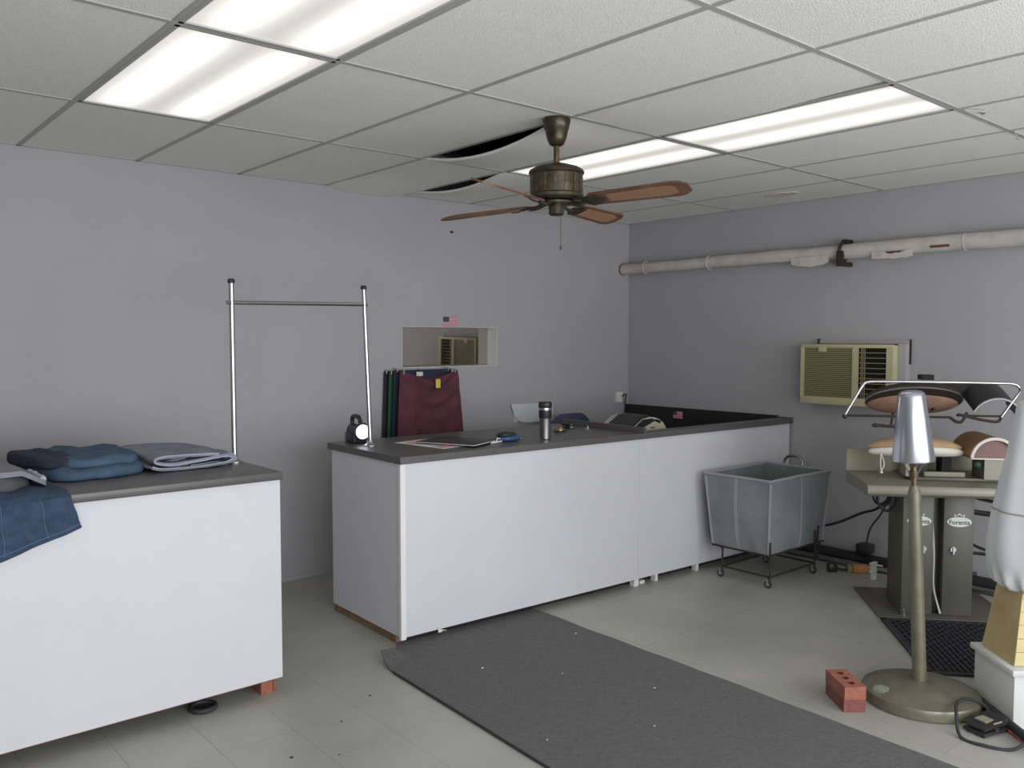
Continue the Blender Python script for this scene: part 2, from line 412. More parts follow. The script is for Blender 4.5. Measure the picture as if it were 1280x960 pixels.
def flag(name, label, loc, rz, w_, h_):
    t = thing(name, label, 'sticker', loc, rz)
    MB().box((0,-.0010,0),(w_,0,h_)).build('backing', 'flag_white', t)
    for k in range(7): MB().box((0,-.0016,h_*(2*k)/13),(w_,-.0009,h_*(2*k+1)/13)).build('stripe', 'flag_red', t)
    MB().box((0,-.0022,h_*6/13),(w_*.4,-.0012,h_)).build('canton', 'flag_blue', t)
flag('flag_sticker', 'small striped flag sticker above the mirror slot', (-2.083,-.0005,1.704), 0, .137, .072)

o = MB(); o.cyl((-2.004,0,2.414),(-2.004,-.012,2.414),.010,.008,10).cyl((-2.004,-.012,2.414),(-2.004,-.03,2.41),.004,.004,8)
tag(o.build('wall_nail', 'dark_iron', loc=(-2.004,0,2.414)), 'dark nail head high on the back wall below the fan', 'nail')
t = thing('wall_outlet', 'small white outlet box on back wall beside the corner', 'outlet', (-.14,0,1.04))
MB().box((-.035,-.03,0),(.035,0,.09), bev=.004).build('plate', 'white_trim', t)
MB().tube([(.02,-.03,.05),(.06,-.05,.07),(.075,-.03,.02),(.08,-.02,-.10)], .006, 6).build('plug_cord', 'black_plastic', t)

# ------------------------------------------------------------------ insulated pipe along the right wall
t = thing('wall_pipe', 'white wrapped pipe running along the right wall below the ceiling', 'pipe', (-.085,0,2.232))
def wrap(y0, y1, r, n, rough_):
    rings = []
    for i in range(n+1):
        y = y0+(y1-y0)*i/n
        rings.append([((r+rough_*nz(y*5,2*math.cos(a),2*math.sin(a)))*math.cos(a), y, (r+rough_*nz(y*5,2*math.cos(a),2*math.sin(a)))*math.sin(a)+.006*nz(y*1.2)) for a in [2*PI*k/14 for k in range(14)]])
    return MB().loft(rings)
wrap(-.005, -1.02, .047, 14, .004).build('pipe_wrap', 'pipe_wrap', t)
wrap(-1.0, -2.10, .050, 16, .006).build('pipe_wrap', 'pipe_wrap', t)
wrap(-2.10, -2.95, .054, 14, .004).build('pipe_wrap', 'pipe_wrap', t)
wrap(-2.94, -6.98, .054, 40, .004).build('pipe_wrap', 'pipe_wrap', t)
for y in (-.28,-.95,-2.94): MB().torus((0,y,0), .054, .004, 'y', 20, 6).build('band', 'pipe_wrap', t)
for y0, y1, dz in ((-1.72,-2.02,-.03),(-2.34,-2.62,-.012)):
    MB().sheet(lambda u, v, y0=y0, y1=y1, dz=dz: (-.052+.012*v+.006*nz(u*5,v), y0+(y1-y0)*u, -.022-.045*v*(1+.4*nz(u*4,3))+dz*math.sin(PI*u)*v), 10, 3, .003, (-1,0,0)).build('torn_flap', 'pipe_wrap', t)
MB().sheet(lambda u, v: (-.054+.01*v, -2.40-.20*u, -.028-.024*v*math.sin(PI*u)), 8, 3, .003, (-1,0,0)).build('rust_patch', 'rust', t)
MB().sheet(lambda u, v: (-.056+.004*v, -2.74-.12*u, -.012-.016*v), 6, 2, .002, (-1,0,0)).build('rust_patch', 'rust', t)
MB().torus((0,-.006,0), .048, .006, 'y', 20, 6).build('end_collar', 'rust', t)
b_ = MB().torus((0,-2.11,0), .062, .012, 'y', 20, 6); b_.box((-.01,-2.135,.05),(.085,-2.10,.085)).box((-.075,-2.14,-.105),(-.045,-2.095,.0)).box((-.045,-2.135,-.105),(.085,-2.10,-.075))
b_.build('bracket', 'dark_iron', t)

# ------------------------------------------------------------------ window air conditioner in right wall
t = thing('air_conditioner', 'yellowed beige air conditioner set in the right wall', 'air conditioner', (-.12,-2.165,1.135))
# local: y from +.345 (left in the picture) to -.345
MB().box((.002,-.345,.0),(.12,.345,.43), bev=.006).build('casing', 'ac_beige', t)
f = MB(); f.box((-.022,-.345,0),(.002,.345,.055), bev=.004).box((-.022,-.345,.41),(.002,.345,.435), bev=.004).box((-.022,.322,.05),(.002,.345,.415)).box((-.022,-.345,.05),(.002,-.30,.415)).box((-.022,-.095,.05),(.002,-.055,.415))
f.build('front_frame', 'ac_beige', t)
MB().box((-.004,-.055,.055),(.0015,.322,.41)).build('grille_back', 'ac_grille_back', t)
gr = MB()
for k in range(25): gr.box((-.016,-.055,.060+k*.0142),(-.004,.322,.0675+k*.0142))
gr.build('grille', 'ac_grille', t)
MB().box((-.004,-.30,.055),(.0015,-.095,.41)).build('vent_opening', 'black_void', t)
v_ = MB()
for k in range(9): v_.box((-.018,-.30,.087+k*.036),(-.002,-.095,.0915+k*.036))
for y in (-.115,-.128,-.141): v_.box((-.010,y-.002,.055),(-.003,y+.002,.41))
v_.build('vent_louvre', 'ac_grille', t)
MB().box((-.026,.14,.382),(-.018,.205,.415), bev=.002).build('badge', 'ac_beige', t)
s_ = MB(); s_.box((.05,-.40,.0),(.119,-.347,.44)).box((.10,-.40,.44),(.119,.30,.465)); s_.build('wall_sleeve', 'wall_paint', t)
MB().box((.100,-.408,.30),(.119,-.402,.47)).build('gap_sealant', 'dark_iron', t); MB().box((.09,.265,.437),(.118,.275,.475)).build('gap_sealant', 'dark_iron', t)

# ------------------------------------------------------------------ counters
# main counter: its front runs from (-3.5,-1.555) to the right wall, turned a couple of degrees
MA = math.atan2(-(1.690-1.555), 3.5)
t = thing('service_counter', 'long white service counter with dark grey top reaching the right wall', 'counter', (-3.50,-1.555,0), MA)
LC = 3.49          # length along the front, local x ; local y goes back
MB().box((.025,.03,.048),(.045,.80,.962)).build('side_panel', 'white_panel', t)
MB().box((.045,.022,.048),(1.806,.042,.962)).build('front_panel', 'white_panel', t)
MB().box((1.812,.024,.048),(3.478,.044,.962)).build('front_panel', 'white_panel', t)
MB().box((.016,.012,.040),(.046,.034,.962)).build('corner_trim', 'white_trim', t)
MB().box((1.803,.019,.048),(1.815,.026,.962)).build('seam_strip', 'white_panel', t)
k_ = MB().box((.035,.10,0),(.075,.76,.055)).box((.03,.74,0),(.06,.79,.08)); k_.build('base_board', 'wood_dull', t)
MB().box((.10,.10,0),(3.42,.13,.047)).build('kick_board', 'black_matte', t)
MB().prism([(.014,.008),(1.86,.008),(1.86,.835),(.014,.835)], .963, 1.0).build('countertop', 'laminate', t)
MB().box((1.861,.008,.963),(3.455,.12,1.0)).build('ledge', 'laminate', t)
MB().box((1.838,.005,1.0005),(1.858,.83,1.036)).build('end_lip', 'laminate', t)
MB().box((1.82,.13,.60),(1.84,.80,.962)).build('divider_panel', 'laminate', t)
MB().box((.05,.80,.035),(1.82,.815,.962)).build('back_panel', 'white_panel', t)
for x, w_, c_ in ((1.78,.04,.04),(1.98,.025,.05),(2.40,.025,.05)): MB().box((x,.03,.0),(x+w_,.07,.046)).build('foot', 'white_trim', t)
MB().sheet(lambda u, v: (.245+.05*u+.01*nz(v*3,u*4), .016-.006*v, .036+.03*v*(1-u)+.012*nz(u*5,v*5)), 4, 4, .004, (0,-1,0)).build('peeling_chip', 'white_trim', t)
MB().box((1.855,.05,.0),(1.90,.10,.02)).build('paper_scrap', 'white_trim', t)
# right-hand desk behind the ledge with its black backboard
t = thing('staff_desk', 'black desk with tall black backboard along the right wall behind the ledge', 'desk', (-.80,-.80,0))
MB().box((-.85,-.72,.80),(.795,.10,.835)).build('desktop', 'black_matte', t)
MB().box((.765,-.76,.835),(.795,.795,1.016)).build('backboard', 'black_matte', t); MB().box((.765,-.885,.966),(.795,-.7605,1.008)).build('backboard_end', 'laminate', t)
MB().box((-.80,-.05,0),(-.77,.08,.80)).build('leg_panel', 'laminate', t); MB().box((.74,-.70,0),(.77,.08,.80)).build('leg_panel', 'laminate', t)
flag('flag_sticker', 'small striped flag sticker on the black backboard', (-.036,-.553,.925), -PI/2, .10, .062)

# left counter
t = thing('service_counter', 'white counter with dark grey top holding folded jeans, nearest the left edge', 'counter', (-4.19,-1.66,0))
MB().box((-2.30,.0,.074),(-.012,.02,.98)).build('front_panel', 'white_panel', t)
MB().box((-.03,.02,.075),(-.012,.86,.98)).build('side_panel', 'white_panel', t)
MB().box((-2.30,.84,.075),(-.03,.86,.98)).build('back_panel', 'white_panel', t)
MB().box((-2.33,-.020,.98),(-.006,.88,1.015), bev=.003).build('countertop', 'laminate', t)
MB().box((-2.30,.021,.062),(-.035,.06,.074)).build('bottom_rail', 'raw_wood', t)
for x in (-.10,-1.2,-2.2): MB().box((x,.035,0),(x+.055,.23,.061)).build('brick_foot', 'brick', t)
MB().box((-.035,.05,0),(-.022,.07,.06)).build('splinter', 'raw_wood', t)
MB().box((-2.25,.16,0),(-.13,.20,.074)).build('shade_board', 'black_matte', t)  # added black board, blocks window light so the gap under the counter stays dark
t = thing('rubber_ring', 'black rubber ring lying on floor under the left counter', 'ring', (-4.545,-1.60,0))
MB().torus((0,0,.012), .052, .011, 'z', 28, 8).build('ring', 'black_rubber', t)
MB().lathe([(.036,.0),(.040,.006),(.030,.014),(.006,.016)], seg=20).build('hub', 'steel_dull', t)

# clothes rail bridging the gap between the two counters
t = thing('clothes_rail', 'chrome clothes rail bridging the gap between both counters', 'rail', (-3.75,-1.06,1.0))
LA, LB = Vector((-4.236,-1.243,1.0155)), Vector((-3.34,-1.016,1.0005))
L0 = Vector((-3.75,-1.06,1.0))
a, b = LA-L0, LB-L0
top_a, top_b = Vector((a.x-.002,a.y,.876)), Vector((b.x-.035,b.y,.888))
for p, q in ((a,top_a),(b,top_b)):
    po = MB().cyl(p+Vector((0,0,.0)), q, .0125, seg=14).build('post', 'chrome', t)
    MB().lathe([(.038,0),(.038,.004),(.028,.008),(.018,.016),(.014,.03)], p, 24).build('flange', 'chrome', po)
    MB().lathe([(.013,0),(.017,.003),(.017,.016),(.012,.022)], q, 14).build('end_cap', 'black_plastic', po)
ca, cb = a.lerp(top_a,.893), b.lerp(top_b,.905)
MB().cyl(ca-(cb-ca).normalized()*.025, cb+(cb-ca).normalized()*.02, .0105, seg=12).build('crossbar', 'chrome', t)

# ------------------------------------------------------------------ carpet runner
cx0, cx1 = -3.685, -2.53
def run(u, v):
    bl = min(1, max(0, (u-.10)/.08)); y0_ = -1.62+.15*bl-.04*u; y = y0_ - 4.4*v; x = cx0+(cx1-cx0)*u
    edge = .014*max(0, u-.9)/.1*(nz(v*14, 3.1))
    z = .007 + .004*max(0, nz(x*2, y*2))
    if u < .14 and v < .035: z += .045*min(1,(.14-u)/.06)*(1-v/.035)**1.5
    return (x+edge-(.055-.027*u)*(-1.60-y)+.03*max(0,1-v/.03)*max(0,1-u/.1), y, z)
o = MB().sheet(run, 60, 160, .006, (0,0,-1)); r_ = thing('carpet_runner', 'charcoal carpet runner laid from counter toward the viewer', 'carpet', (-3.14,-3.8,0))
part('pile', o, 'carpet', r_, True)
part('binding', MB().tube([(cx0-.002-.055*(.20+k*.4),-1.80-k*.4,.006) for k in range(11)], .006, 6, sub=2), 'carpet_edge', r_, True)
crumbs = [(-3.1,-2.35),(-2.9,-2.75),(-3.35,-2.05),(-3.2,-3.0),(-2.66,-2.0),(-3.62,-2.8)]
for k, (x, y) in enumerate(crumbs):
    rr = .003+.0025*((k*7)%5)/5
    tag(MB().ell((x,y,.011+rr*.5), rr*1.4, rr, rr*.6, 8, 5).build('paper_crumb', 'paper', loc=(x,y,.011)), 'tiny white scrap lying on the charcoal carpet runner', 'scrap', 'white scraps on the runner')
for k, (x, y) in enumerate([(-4.3,-2.35),(-4.15,-2.1),(-3.92,-1.95),(-4.45,-2.25)]):
    rr = .003+.003*((k*5)%4)/4
    tag(MB().ell((x,y,rr*.5), rr*1.6, rr, rr*.6, 8, 5).build('dirt_crumb', 'dark_iron', loc=(x,y,0)), 'tiny dark crumb on the floor tiles beside the left counter', 'crumb', 'dark crumbs on the floor')

# ------------------------------------------------------------------ clothes on left counter
ZT = 1.0155
# blue jeans leg hanging over the front edge
def leg_path(v):
    L = [( .36,ZT+.016),( .20,ZT+.020),( .04,ZT+.018),(-.012,ZT+.010),(-.040,ZT-.020),(-.044,ZT-.09),(-.042,ZT-.15),(-.038,.812)]
    k = v*(len(L)-1); i = min(int(k), len(L)-2); f = k-i
    return (L[i][0]*(1-f)+L[i+1][0]*f, L[i][1]*(1-f)+L[i+1][1]*f)
t = thing('denim_jeans', 'dark blue jeans leg hanging over the left counter front', 'jeans', (-5.25,-1.66,ZT))
def leg_pt(u, v):
    y, z = leg_path(v); hang = max(0, (v-.45)/.55)
    x = -.085 + (.26+.03*hang)*u + .01*hang
    return (x+.010*nz(v*4,u*2), y+.006*nz(u*5,v*3)-.008*hang*math.sin(3*PI*u)-.004, z-ZT+.010*nz(u*4,v*4)*(1-hang)+.095*hang*(u-.15))
MB().sheet(leg_pt, 24, 28, .014, (0,.5,-.5)).build('leg', 'denim', t, angle=60)
MB().sheet(lambda u, v: (lambda p: (p[0]-.30+.02*u, p[1]+.018, p[2]+.020*max(0,(v-.45)/.55)))(leg_pt(u, v)), 16, 24, .012, (0,.5,-.5)).build('rear_leg', 'denim', t, angle=60)
for v0, nm in ((.955,'hem_stitch'),):
    MB().tube([Vector(leg_pt(u/12,v0))+Vector((0,-.001,0)) for u in range(13)], .0012, 5, False).build(nm, 'stitch', t)
for u0 in (.10,.60): MB().tube([Vector(leg_pt(u0,.5+.48*k/12))+Vector((0,-.001,.002)) for k in range(13)], .0010, 5, False).build('seam_stitch', 'stitch', t)

def lump(cx, cy, rx, ry, h, rot, seed, p=3.2, amp=.014):
    """folded cloth: rounded slab with soft creases"""
    R = []
    prof = [(0.92,0.0),(0.985,.10),(1.0,.30),(.99,.55),(.96,.78),(.90,.92),(.80,.98)]+[(.70-.075*k,1.0) for k in range(9)]+[(.03,1.0)]
    for k, (s_, zf) in enumerate(prof):
        ring = []
        for j in range(72):
            a_ = 2*PI*j/72; c_, s2 = math.cos(a_), math.sin(a_)
            q = (abs(c_)**p+abs(s2)**p)**(-1/p)*(1+.10*nz(2.2*c_+seed,2.2*s2,seed)+.04*nz(6*c_+seed,6*s2,seed))
            x, y = rx*q*c_*s_, ry*q*s2*s_
            x += amp*.6*nz(x*9+seed, y*9, k*.2); y += amp*.6*nz(x*9, y*9+seed, k*.2+5)
            cr = 1-2.2*abs(nz(x*6+seed, y*6-seed, .3))                 # ridged creases
            z = h*zf + ((amp*.9*cr+amp*.9*nz(x*7+seed, y*7, seed)+.35*amp*nz(x*26, y*26+seed))*min(1,(zf-.3)*1.6) if zf > .3 else 0)
            xr = x*math.cos(rot)-y*math.sin(rot); yr = x*math.sin(rot)+y*math.cos(rot)
            ring.append((cx+xr, cy+yr, max(z,0)))
        R.append(ring)
    return MB().loft(R)
# grey garment at the very left
t = thing('grey_garment', 'crumpled grey garment with pale top fold at the left edge of picture', 'garment', (-5.36,-1.27,ZT+.0))
lump(-.02,-.10,.22,.20,.062,.1,3).build('lower_fold', 'charcoal_cloth', t, angle=70)
MB().sheet(lambda u, v: (-.30+.54*u+.01*nz(v*4), -.27+.42*v, .078+.085*(1-u)**1.2*math.sin(PI*min(1,v*.8+.2))+.012*nz(u*4,v*4)-.035*max(0,u-.85)/.15), 20, 16, .02, (0,0,-1)).build('upper_fold', 'grey_cloth', t, angle=70)
MB().tube([(.235,-.25+.03*k,.046+.01*nz(k*.7)) for k in range(9)], .012, 8).build('cuff', 'grey_denim_edge', t)
# folded blue jeans
t = thing('folded_jeans', 'folded mid blue jeans with dark waistband lying on the left counter', 'jeans', (-4.90,-1.06,ZT))
lump(.02,-.02,.22,.30,.045,.12,11,amp=.012).build('lower_fold', 'denim_mid', t, angle=70)
u_ = lump(.04,.02,.19,.26,.038,.2,17,amp=.016); u_.v = [(x,y,z+.041) for x,y,z in u_.v]; u_.build('upper_fold', 'denim_mid', t, angle=70)
q_ = lump(-.145,-.01,.075,.22,.046,.25,23,amp=.014); q_.v = [(x,y,z+.046) for x,y,z in q_.v]; q_.build('waistband', 'denim_dark', t, angle=70)
# folded grey trousers: S folded layers with open edges toward the viewer
t = thing('folded_trousers', 'folded pale grey trousers beside the chrome post on the left counter', 'trousers', (-4.46,-1.10,ZT))
def ribbon(pts, y0, y1, th, seed):
    P = [Vector((x,0,z*.80+.003+.004*nz(x*22,seed))) for x, z in pts]; Q = []
    for i in range(len(P)-1):
        a = P[i-1] if i else P[i]; b, c = P[i], P[i+1]; d = P[i+2] if i+2 < len(P) else c
        for k in range(5):
            s_ = k/5; Q.append(.5*((2*b)+(c-a)*s_+(2*a-5*b+4*c-d)*s_*s_+(3*b-a-3*c+d)*s_**3))
    Q.append(P[-1]); n = len(Q)-1
    up = [];
    for i in range(n+1):
        d = (Q[min(i+1,n)]-Q[max(i-1,0)]).normalized(); up.append(Vector((-d.z,0,d.x)))
    def f(u, v, s_):
        i = min(int(round(u*n)), n); y = y0+(y1-y0)*v
        p = Q[i]+up[i]*th*s_; return (p.x+.010*nz(v*3+seed,i*.2), y+.012*nz(i*.3,seed), max(.001,p.z+(.006*nz(i*.22,v*4+seed)+.010*nz(p.x*7,v*3,seed))*min(1,v*6+.15)))
    mb = MB(); nv = 10
    A = [[f(i/n, j/nv, .5) for i in range(n+1)] + [f(i/n, j/nv, -.5) for i in range(n,-1,-1)] for j in range(nv+1)]
    mb.loft(A); edge = [A[0][i] for i in range(n+1)]
    return mb, edge
mb, e1 = ribbon([(-.20,.028),(-.16,.012),(-.06,.008),(.05,.012),(.13,.018),(.17,.045),(.13,.064),(.02,.050),(-.10,.040),(-.17,.050),(-.17,.075),(-.08,.080),(.05,.076),(.10,.068)], -.26, .28, .011, 4)
mb.build('folded_leg', 'grey_denim', t, angle=70)
MB().tube([Vector(p)+Vector((0,-.003,0)) for p in e1], .0026, 6, False).build('hem', 'grey_denim_edge', t)
mb, e2 = ribbon([(-.02,.012),(.10,.016),(.17,.012),(.20,.030),(.185,.058),(.155,.062),(.15,.040)], -.18, .24, .010, 9)
mb.v = [(x,y-.04,z) for x,y,z in mb.v]; mb.build('folded_leg', 'grey_denim', t, angle=70)
MB().tube([Vector(p)+Vector((0,-.043,0)) for p in e2], .0026, 6, False).build('hem', 'grey_denim_edge', t)
q_ = lump(-.085,.02,.085,.24,.05,.1,31,amp=.012); q_.build('crumpled_waist', 'grey_denim', t, angle=70)

# ------------------------------------------------------------------ things on the main counter (top at z = 1.0)
ZC = 1.0005
t = thing('lantern_torch', 'black handheld lantern torch with glowing lens behind the chrome post', 'torch', (-3.325,-.862,ZC))
fw = Vector((-.12,-.99,0)).normalized()        # the lens looks toward the viewer
Mx = Matrix.Translation((0,0,.070)) @ Matrix.Rotation(math.atan2(fw.y,fw.x),4,'Z')
MB().cyl((-.09,0,0),(.02,0,0),.038,.040,20,M=Mx).cyl((.02,0,0),(.055,0,0),.040,.050,24,M=Mx).build('body', 'black_plastic', t)
MB().box((-.11,-.042,-.0695),(.025,.042,-.01),M=Mx,bev=.008).build('battery_case', 'black_plastic', t)
MB().cyl((.055,0,0),(.060,0,0),.043,.043,24,M=Mx).build('lens', 'lens', t)
MB().torus((.057,0,0),.047,.006,'x',28,8,M=Mx).build('bezel', 'black_plastic', t)
MB().tube([(-.095,0,.02),(-.085,0,.075),(-.03,0,.085),(.01,0,.078),(.03,0,.045)],.013,8,M=Mx).build('handle', 'black_plastic', t)

t = thing('price_sheet', 'white leaflet with pink print lying on counter by the folder', 'paper', (-3.0,-1.10,ZC), math.radians(8))
MB().sheet(lambda u, v: (-.16+.30*u, -.30+.42*v, .002+.003*nz(u*2,v*2)**2), 6, 8, .001, (0,0,-1)).build('sheet', 'paper', t)
for x0, y0, x1, y1 in ((-.13,-.27,-.02,-.20),(.01,-.24,.12,-.15),(-.10,-.15,.02,-.06),(.03,-.10,.11,.02),(-.13,-.02,-.03,.06)): MB().box((x0,y0,.0045),(x1,y1,.0052)).build('print_block', 'pink_print', t)
t = thing('black_folder', 'black folder lying near the counter front edge', 'folder', (-2.905,-1.26,ZC), math.radians(24))
MB().box((-.14,-.19,.007),(.14,.19,.010), bev=.001).box((-.14,-.19,.015),(.14,.19,.019), bev=.001).box((.136,-.19,.007),(.141,.19,.018)).build('cover', 'black_plastic', t)
MB().box((-.135,-.186,.0102),(.134,.186,.0148)).build('pages', 'paper', t)
t = thing('white_pen', 'white pen lying between black folder and blue tape box', 'pen', (-2.72,-1.40,ZC), math.radians(20))
MB().cyl((-.06,0,.006),(.06,0,.006),.005,.005,10).build('barrel', 'white_trim', t); MB().cyl((.06,0,.006),(.075,0,.006),.004,.001,8).build('tip', 'steel_dull', t)
MB().box((-.055,-.0015,.011),(-.02,.0015,.0135)).build('clip', 'white_trim', t)
t = thing('stamp_box', 'rounded blue and black desk gadget with white cord on counter', 'gadget', (-2.60,-1.36,ZC), math.radians(-4))
MB().ell((0,0,.017),.085,.052,.024,28,12,fn=lambda p: Vector((p.x,p.y,max(p.z,-.017)))).build('base', 'blue_plastic', t)
MB().ell((-.012,0,.040),.068,.044,.018,28,12,fn=lambda p: Vector((p.x,p.y,max(p.z,-.008)))).build('lid', 'black_plastic', t)
MB().box((.055,-.03,.006),(.085,.02,.018), bev=.004).build('lip', 'chrome', t)
MB().tube([(-.07,-.02,.02),(-.10,-.03,.024),(-.12,-.05,.010),(-.14,-.03,.006)],.004,6).build('cord', 'white_trim', t)
t = thing('travel_tumbler', 'steel travel tumbler with black lid standing on counter', 'tumbler', (-2.365,-1.435,ZC))
MB().lathe([(.028,0),(.033,.003),(.034,.12),(.036,.130)],seg=28).build('body', 'steel_dull', t)
MB().lathe([(.0365,.129),(.039,.135),(.039,.176),(.037,.178)],seg=28).build('grip', 'black_plastic', t)
MB().lathe([(.0375,.178),(.0375,.192)],seg=28).build('steel_band', 'chrome', t)
MB().lathe([(.038,.192),(.041,.196),(.042,.222),(.038,.228),(.012,.228)],seg=28).build('lid', 'black_plastic', t)
t = thing('service_bell', 'small brass desk bell on black base near the counter lip', 'bell', (-2.02,-1.205,ZC))
MB().lathe([(.042,0),(.042,.004),(.030,.009),(.006,.010)],seg=24).build('base', 'black_plastic', t)
MB().lathe([(.032,.011),(.031,.018),(.026,.030),(.014,.038),(.003,.040)],seg=24).build('dome', 'brass', t)
MB().cyl((0,0,.038),(0,0,.047),.003,.004,8).build('button', 'steel_dull', t)
t = thing('stapler', 'dark stapler lying beside the counter lip behind the bell', 'stapler', (-1.80,-1.05,ZC), math.radians(70))
MB().box((-.075,-.018,0),(.075,.018,.008), bev=.002).build('base', 'black_plastic', t); MB().box((-.075,-.015,.014),(.06,.015,.034), bev=.006).build('arm', 'black_plastic', t); MB().box((-.07,-.010,.006),(-.05,.010,.020)).build('hinge', 'steel_dull', t)
t = thing('key_ring', 'small shiny key bunch on counter near the lip', 'keys', (-1.815,-1.255,ZC))
MB().torus((0,0,.012),.011,.0018,'x',18,6).build('ring', 'chrome', t); MB().box((-.004,-.03,0),(.004,.01,.0025)).box((-.007,.004,0),(.007,.018,.0025)).build('key', 'chrome', t); MB().cyl((0,0,.0),(0.004,0,.03),.004,.002,8).build('fob', 'chrome', t)

# cash register on the lower desk
t = thing('cash_register', 'beige cash register with black slanted display behind the ledge', 'cash register', (-1.045,-.965,.8355), math.radians(-8))
MB().box((-.20,-.22,0),(.22,.20,.075), bev=.006).build('drawer', 'beige_plastic', t)
arc = [(.02+.16*math.sin(q_), .075+.125*math.cos(q_)) for q_ in [PI/2*k/8 for k in range(9)]]
MB().prism([(-.19,.075),(-.19,.098),(-.05,.190)]+arc, -.19, .17, 'y').build('body', 'beige_plastic', t)
MB().prism([(-.185,.103),(-.052,.192),(.015,.202),(.015,.214),(-.06,.206),(-.19,.120)], -.18, .08, 'y').build('display_hood', 'black_plastic', t)
MB().prism([(-.180,.100),(-.055,.186),(.03,.193),(.075,.178),(-.04,.132)], -.194, -.189, 'y').build('display_window', 'black_plastic', t)
MB().prism([(.06,.168),(.075,.186),(.12,.170),(.115,.150)], -.1935, -.189, 'y').build('side_window', 'black_plastic', t)
MB().box((.02,-.1915,.118),(.06,-.1895,.126)).build('badge', 'black_plastic', t)
MB().box((-.26,-.26,.0),(.26,-.225,.02), bev=.004).build('base_edge', 'beige_plastic', t)
MB().ell((-.26,.05,.085), .10,.10,.055, 20, 10).build('receipt_cover', 'beige_plastic', t)

# wall pocket, chair behind counter
t = thing('wall_pocket', 'pale plastic file pocket on back wall beyond the tumbler', 'file holder', (-1.19,-.0,.925))
def pocket(u, v):
    x = -.235+.47*u; z = .158*v; taper = .04*(1-v)*(1-u*1.0)
    zz = z + (.05*(max(0,.25-u)/.25)**2)*(1-v)
    return (x+taper, -.02-.035*math.sin(PI*u)*(.4+.6*v), zz)
MB().sheet(pocket, 18, 8, .006, (0,1,0)).build('front', 'pocket_white', t); MB().box((-.20,-.012,.01),(.22,0,.15)).build('back', 'pocket_white', t)
t = thing('office_chair', 'dark blue upholstered chair back showing behind the counter lip', 'chair', (-1.02,-.42,0))
def chair_back(p):
    return Vector((p.x, p.y + .35*p.x*p.x, p.z))
MB().ell((0,.12,.80), .25,.04,.205, 28, 14, fn=lambda p: Vector((math.copysign(min(abs(p.x)*1.12,.25),p.x), p.y+.4*p.x*p.x, math.copysign(min(abs(p.z)*1.1,.205),p.z)))).build('backrest', 'chair_blue', t)
MB().box((-.23,-.30,.43),(.23,.12,.50), bev=.03).build('seat', 'chair_blue', t)
MB().tube([(0,.0,.42),(0,.18,.43),(0,.19,.60),(0,.165,.75)],.016,8).build('back_bar', 'black_plastic', t)
MB().cyl((0,-.08,.07),(0,-.08,.43),.025,seg=14).build('gas_post', 'black_plastic', t)
for k in range(5):
    a_ = 2*PI*k/5+.3; e = (.26*math.cos(a_), -.08+.26*math.sin(a_), .05)
    MB().tube([(0,-.08,.09),e],.018,8,False).ell((e[0],e[1],.026),.026,.026,.026,12,8).build('base_arm', 'black_plastic', t)

# ------------------------------------------------------------------ garments hung on the back wall under the mirror
def garment(name, label, x0, x1, z0, z1, y, color, dip=0.0, flare=.03, seed=0, tag_=None, folds=3):
    t = thing(name, label, 'garment', ((x0+x1)/2, 0, z0), group='garments hung below the mirror slot')
    hw = (x1-x0)/2; H_ = z1-z0
    def f(u, v):
        x = -hw+2*hw*u; zt = H_ - dip*math.sin(PI*u)**1.5
        s_ = 1 + flare/hw*(1-v)*.9
        ycorr = .006*math.sin(folds*2*PI*u+seed)*(1-v*.4)
        if dip:
            w_ = (1-v)*1.25 + 1.5*(u-.58)**2                      # swags hanging below the neckline
            ycorr += .040*math.sin(21*w_-1.0)*math.exp(-((u-.56)/.30)**2)*max(0, v-.25)*1.3 + .012*math.sin(9*(u-.2*v))*(1-v)
        return (x*s_+(.03*(1-v)*u if dip else 0), y-.012-ycorr, zt*v)
    MB().sheet(f, 30, 24, .004, (0,1,0)).build('cloth', color, t, angle=70)
    for u in (.06,.94):
        p = f(u,1); MB().box((p[0]-.006,p[1]-.006,p[2]-.02),(p[0]+.006,p[1]+.010,p[2]+.012), bev=.002).build('clip', 'steel_dull', t)
        MB().cyl((p[0],p[1],p[2]+.008),(p[0],0,p[2]+.012),.002,.002,6).build('hook', 'steel_dull', t)
    return t, f, H_
garment('hanging_garment', 'dark plum garment at the left of hung garments below the mirror', -2.615, -2.30, .80, 1.377, -.004, 'dark_cloth', seed=1)
garment('hanging_garment', 'green garment edge showing between the hung dark garments', -2.590, -2.25, .80, 1.370, -.030, 'green_cloth', seed=2)
t, f, H_ = garment('hanging_garment', 'navy garment hung just behind the maroon one', -2.566, -2.06, .80, 1.385, -.058, 'navy', seed=3)
MB().box((-.075,-.093,H_-.045),(-.02,-.088,H_-.015)).build('care_label', 'white_tag', t)
t, f, H_ = garment('hanging_garment', 'maroon garment with yellow tag hung in front below the mirror', -2.548, -2.035, .80, 1.378, -.112, 'maroon', dip=.055, seed=4)
MB().box((.015,-.176,H_-.125),(.055,-.172,H_-.060)).build('price_tag', 'yellow_tag', t)

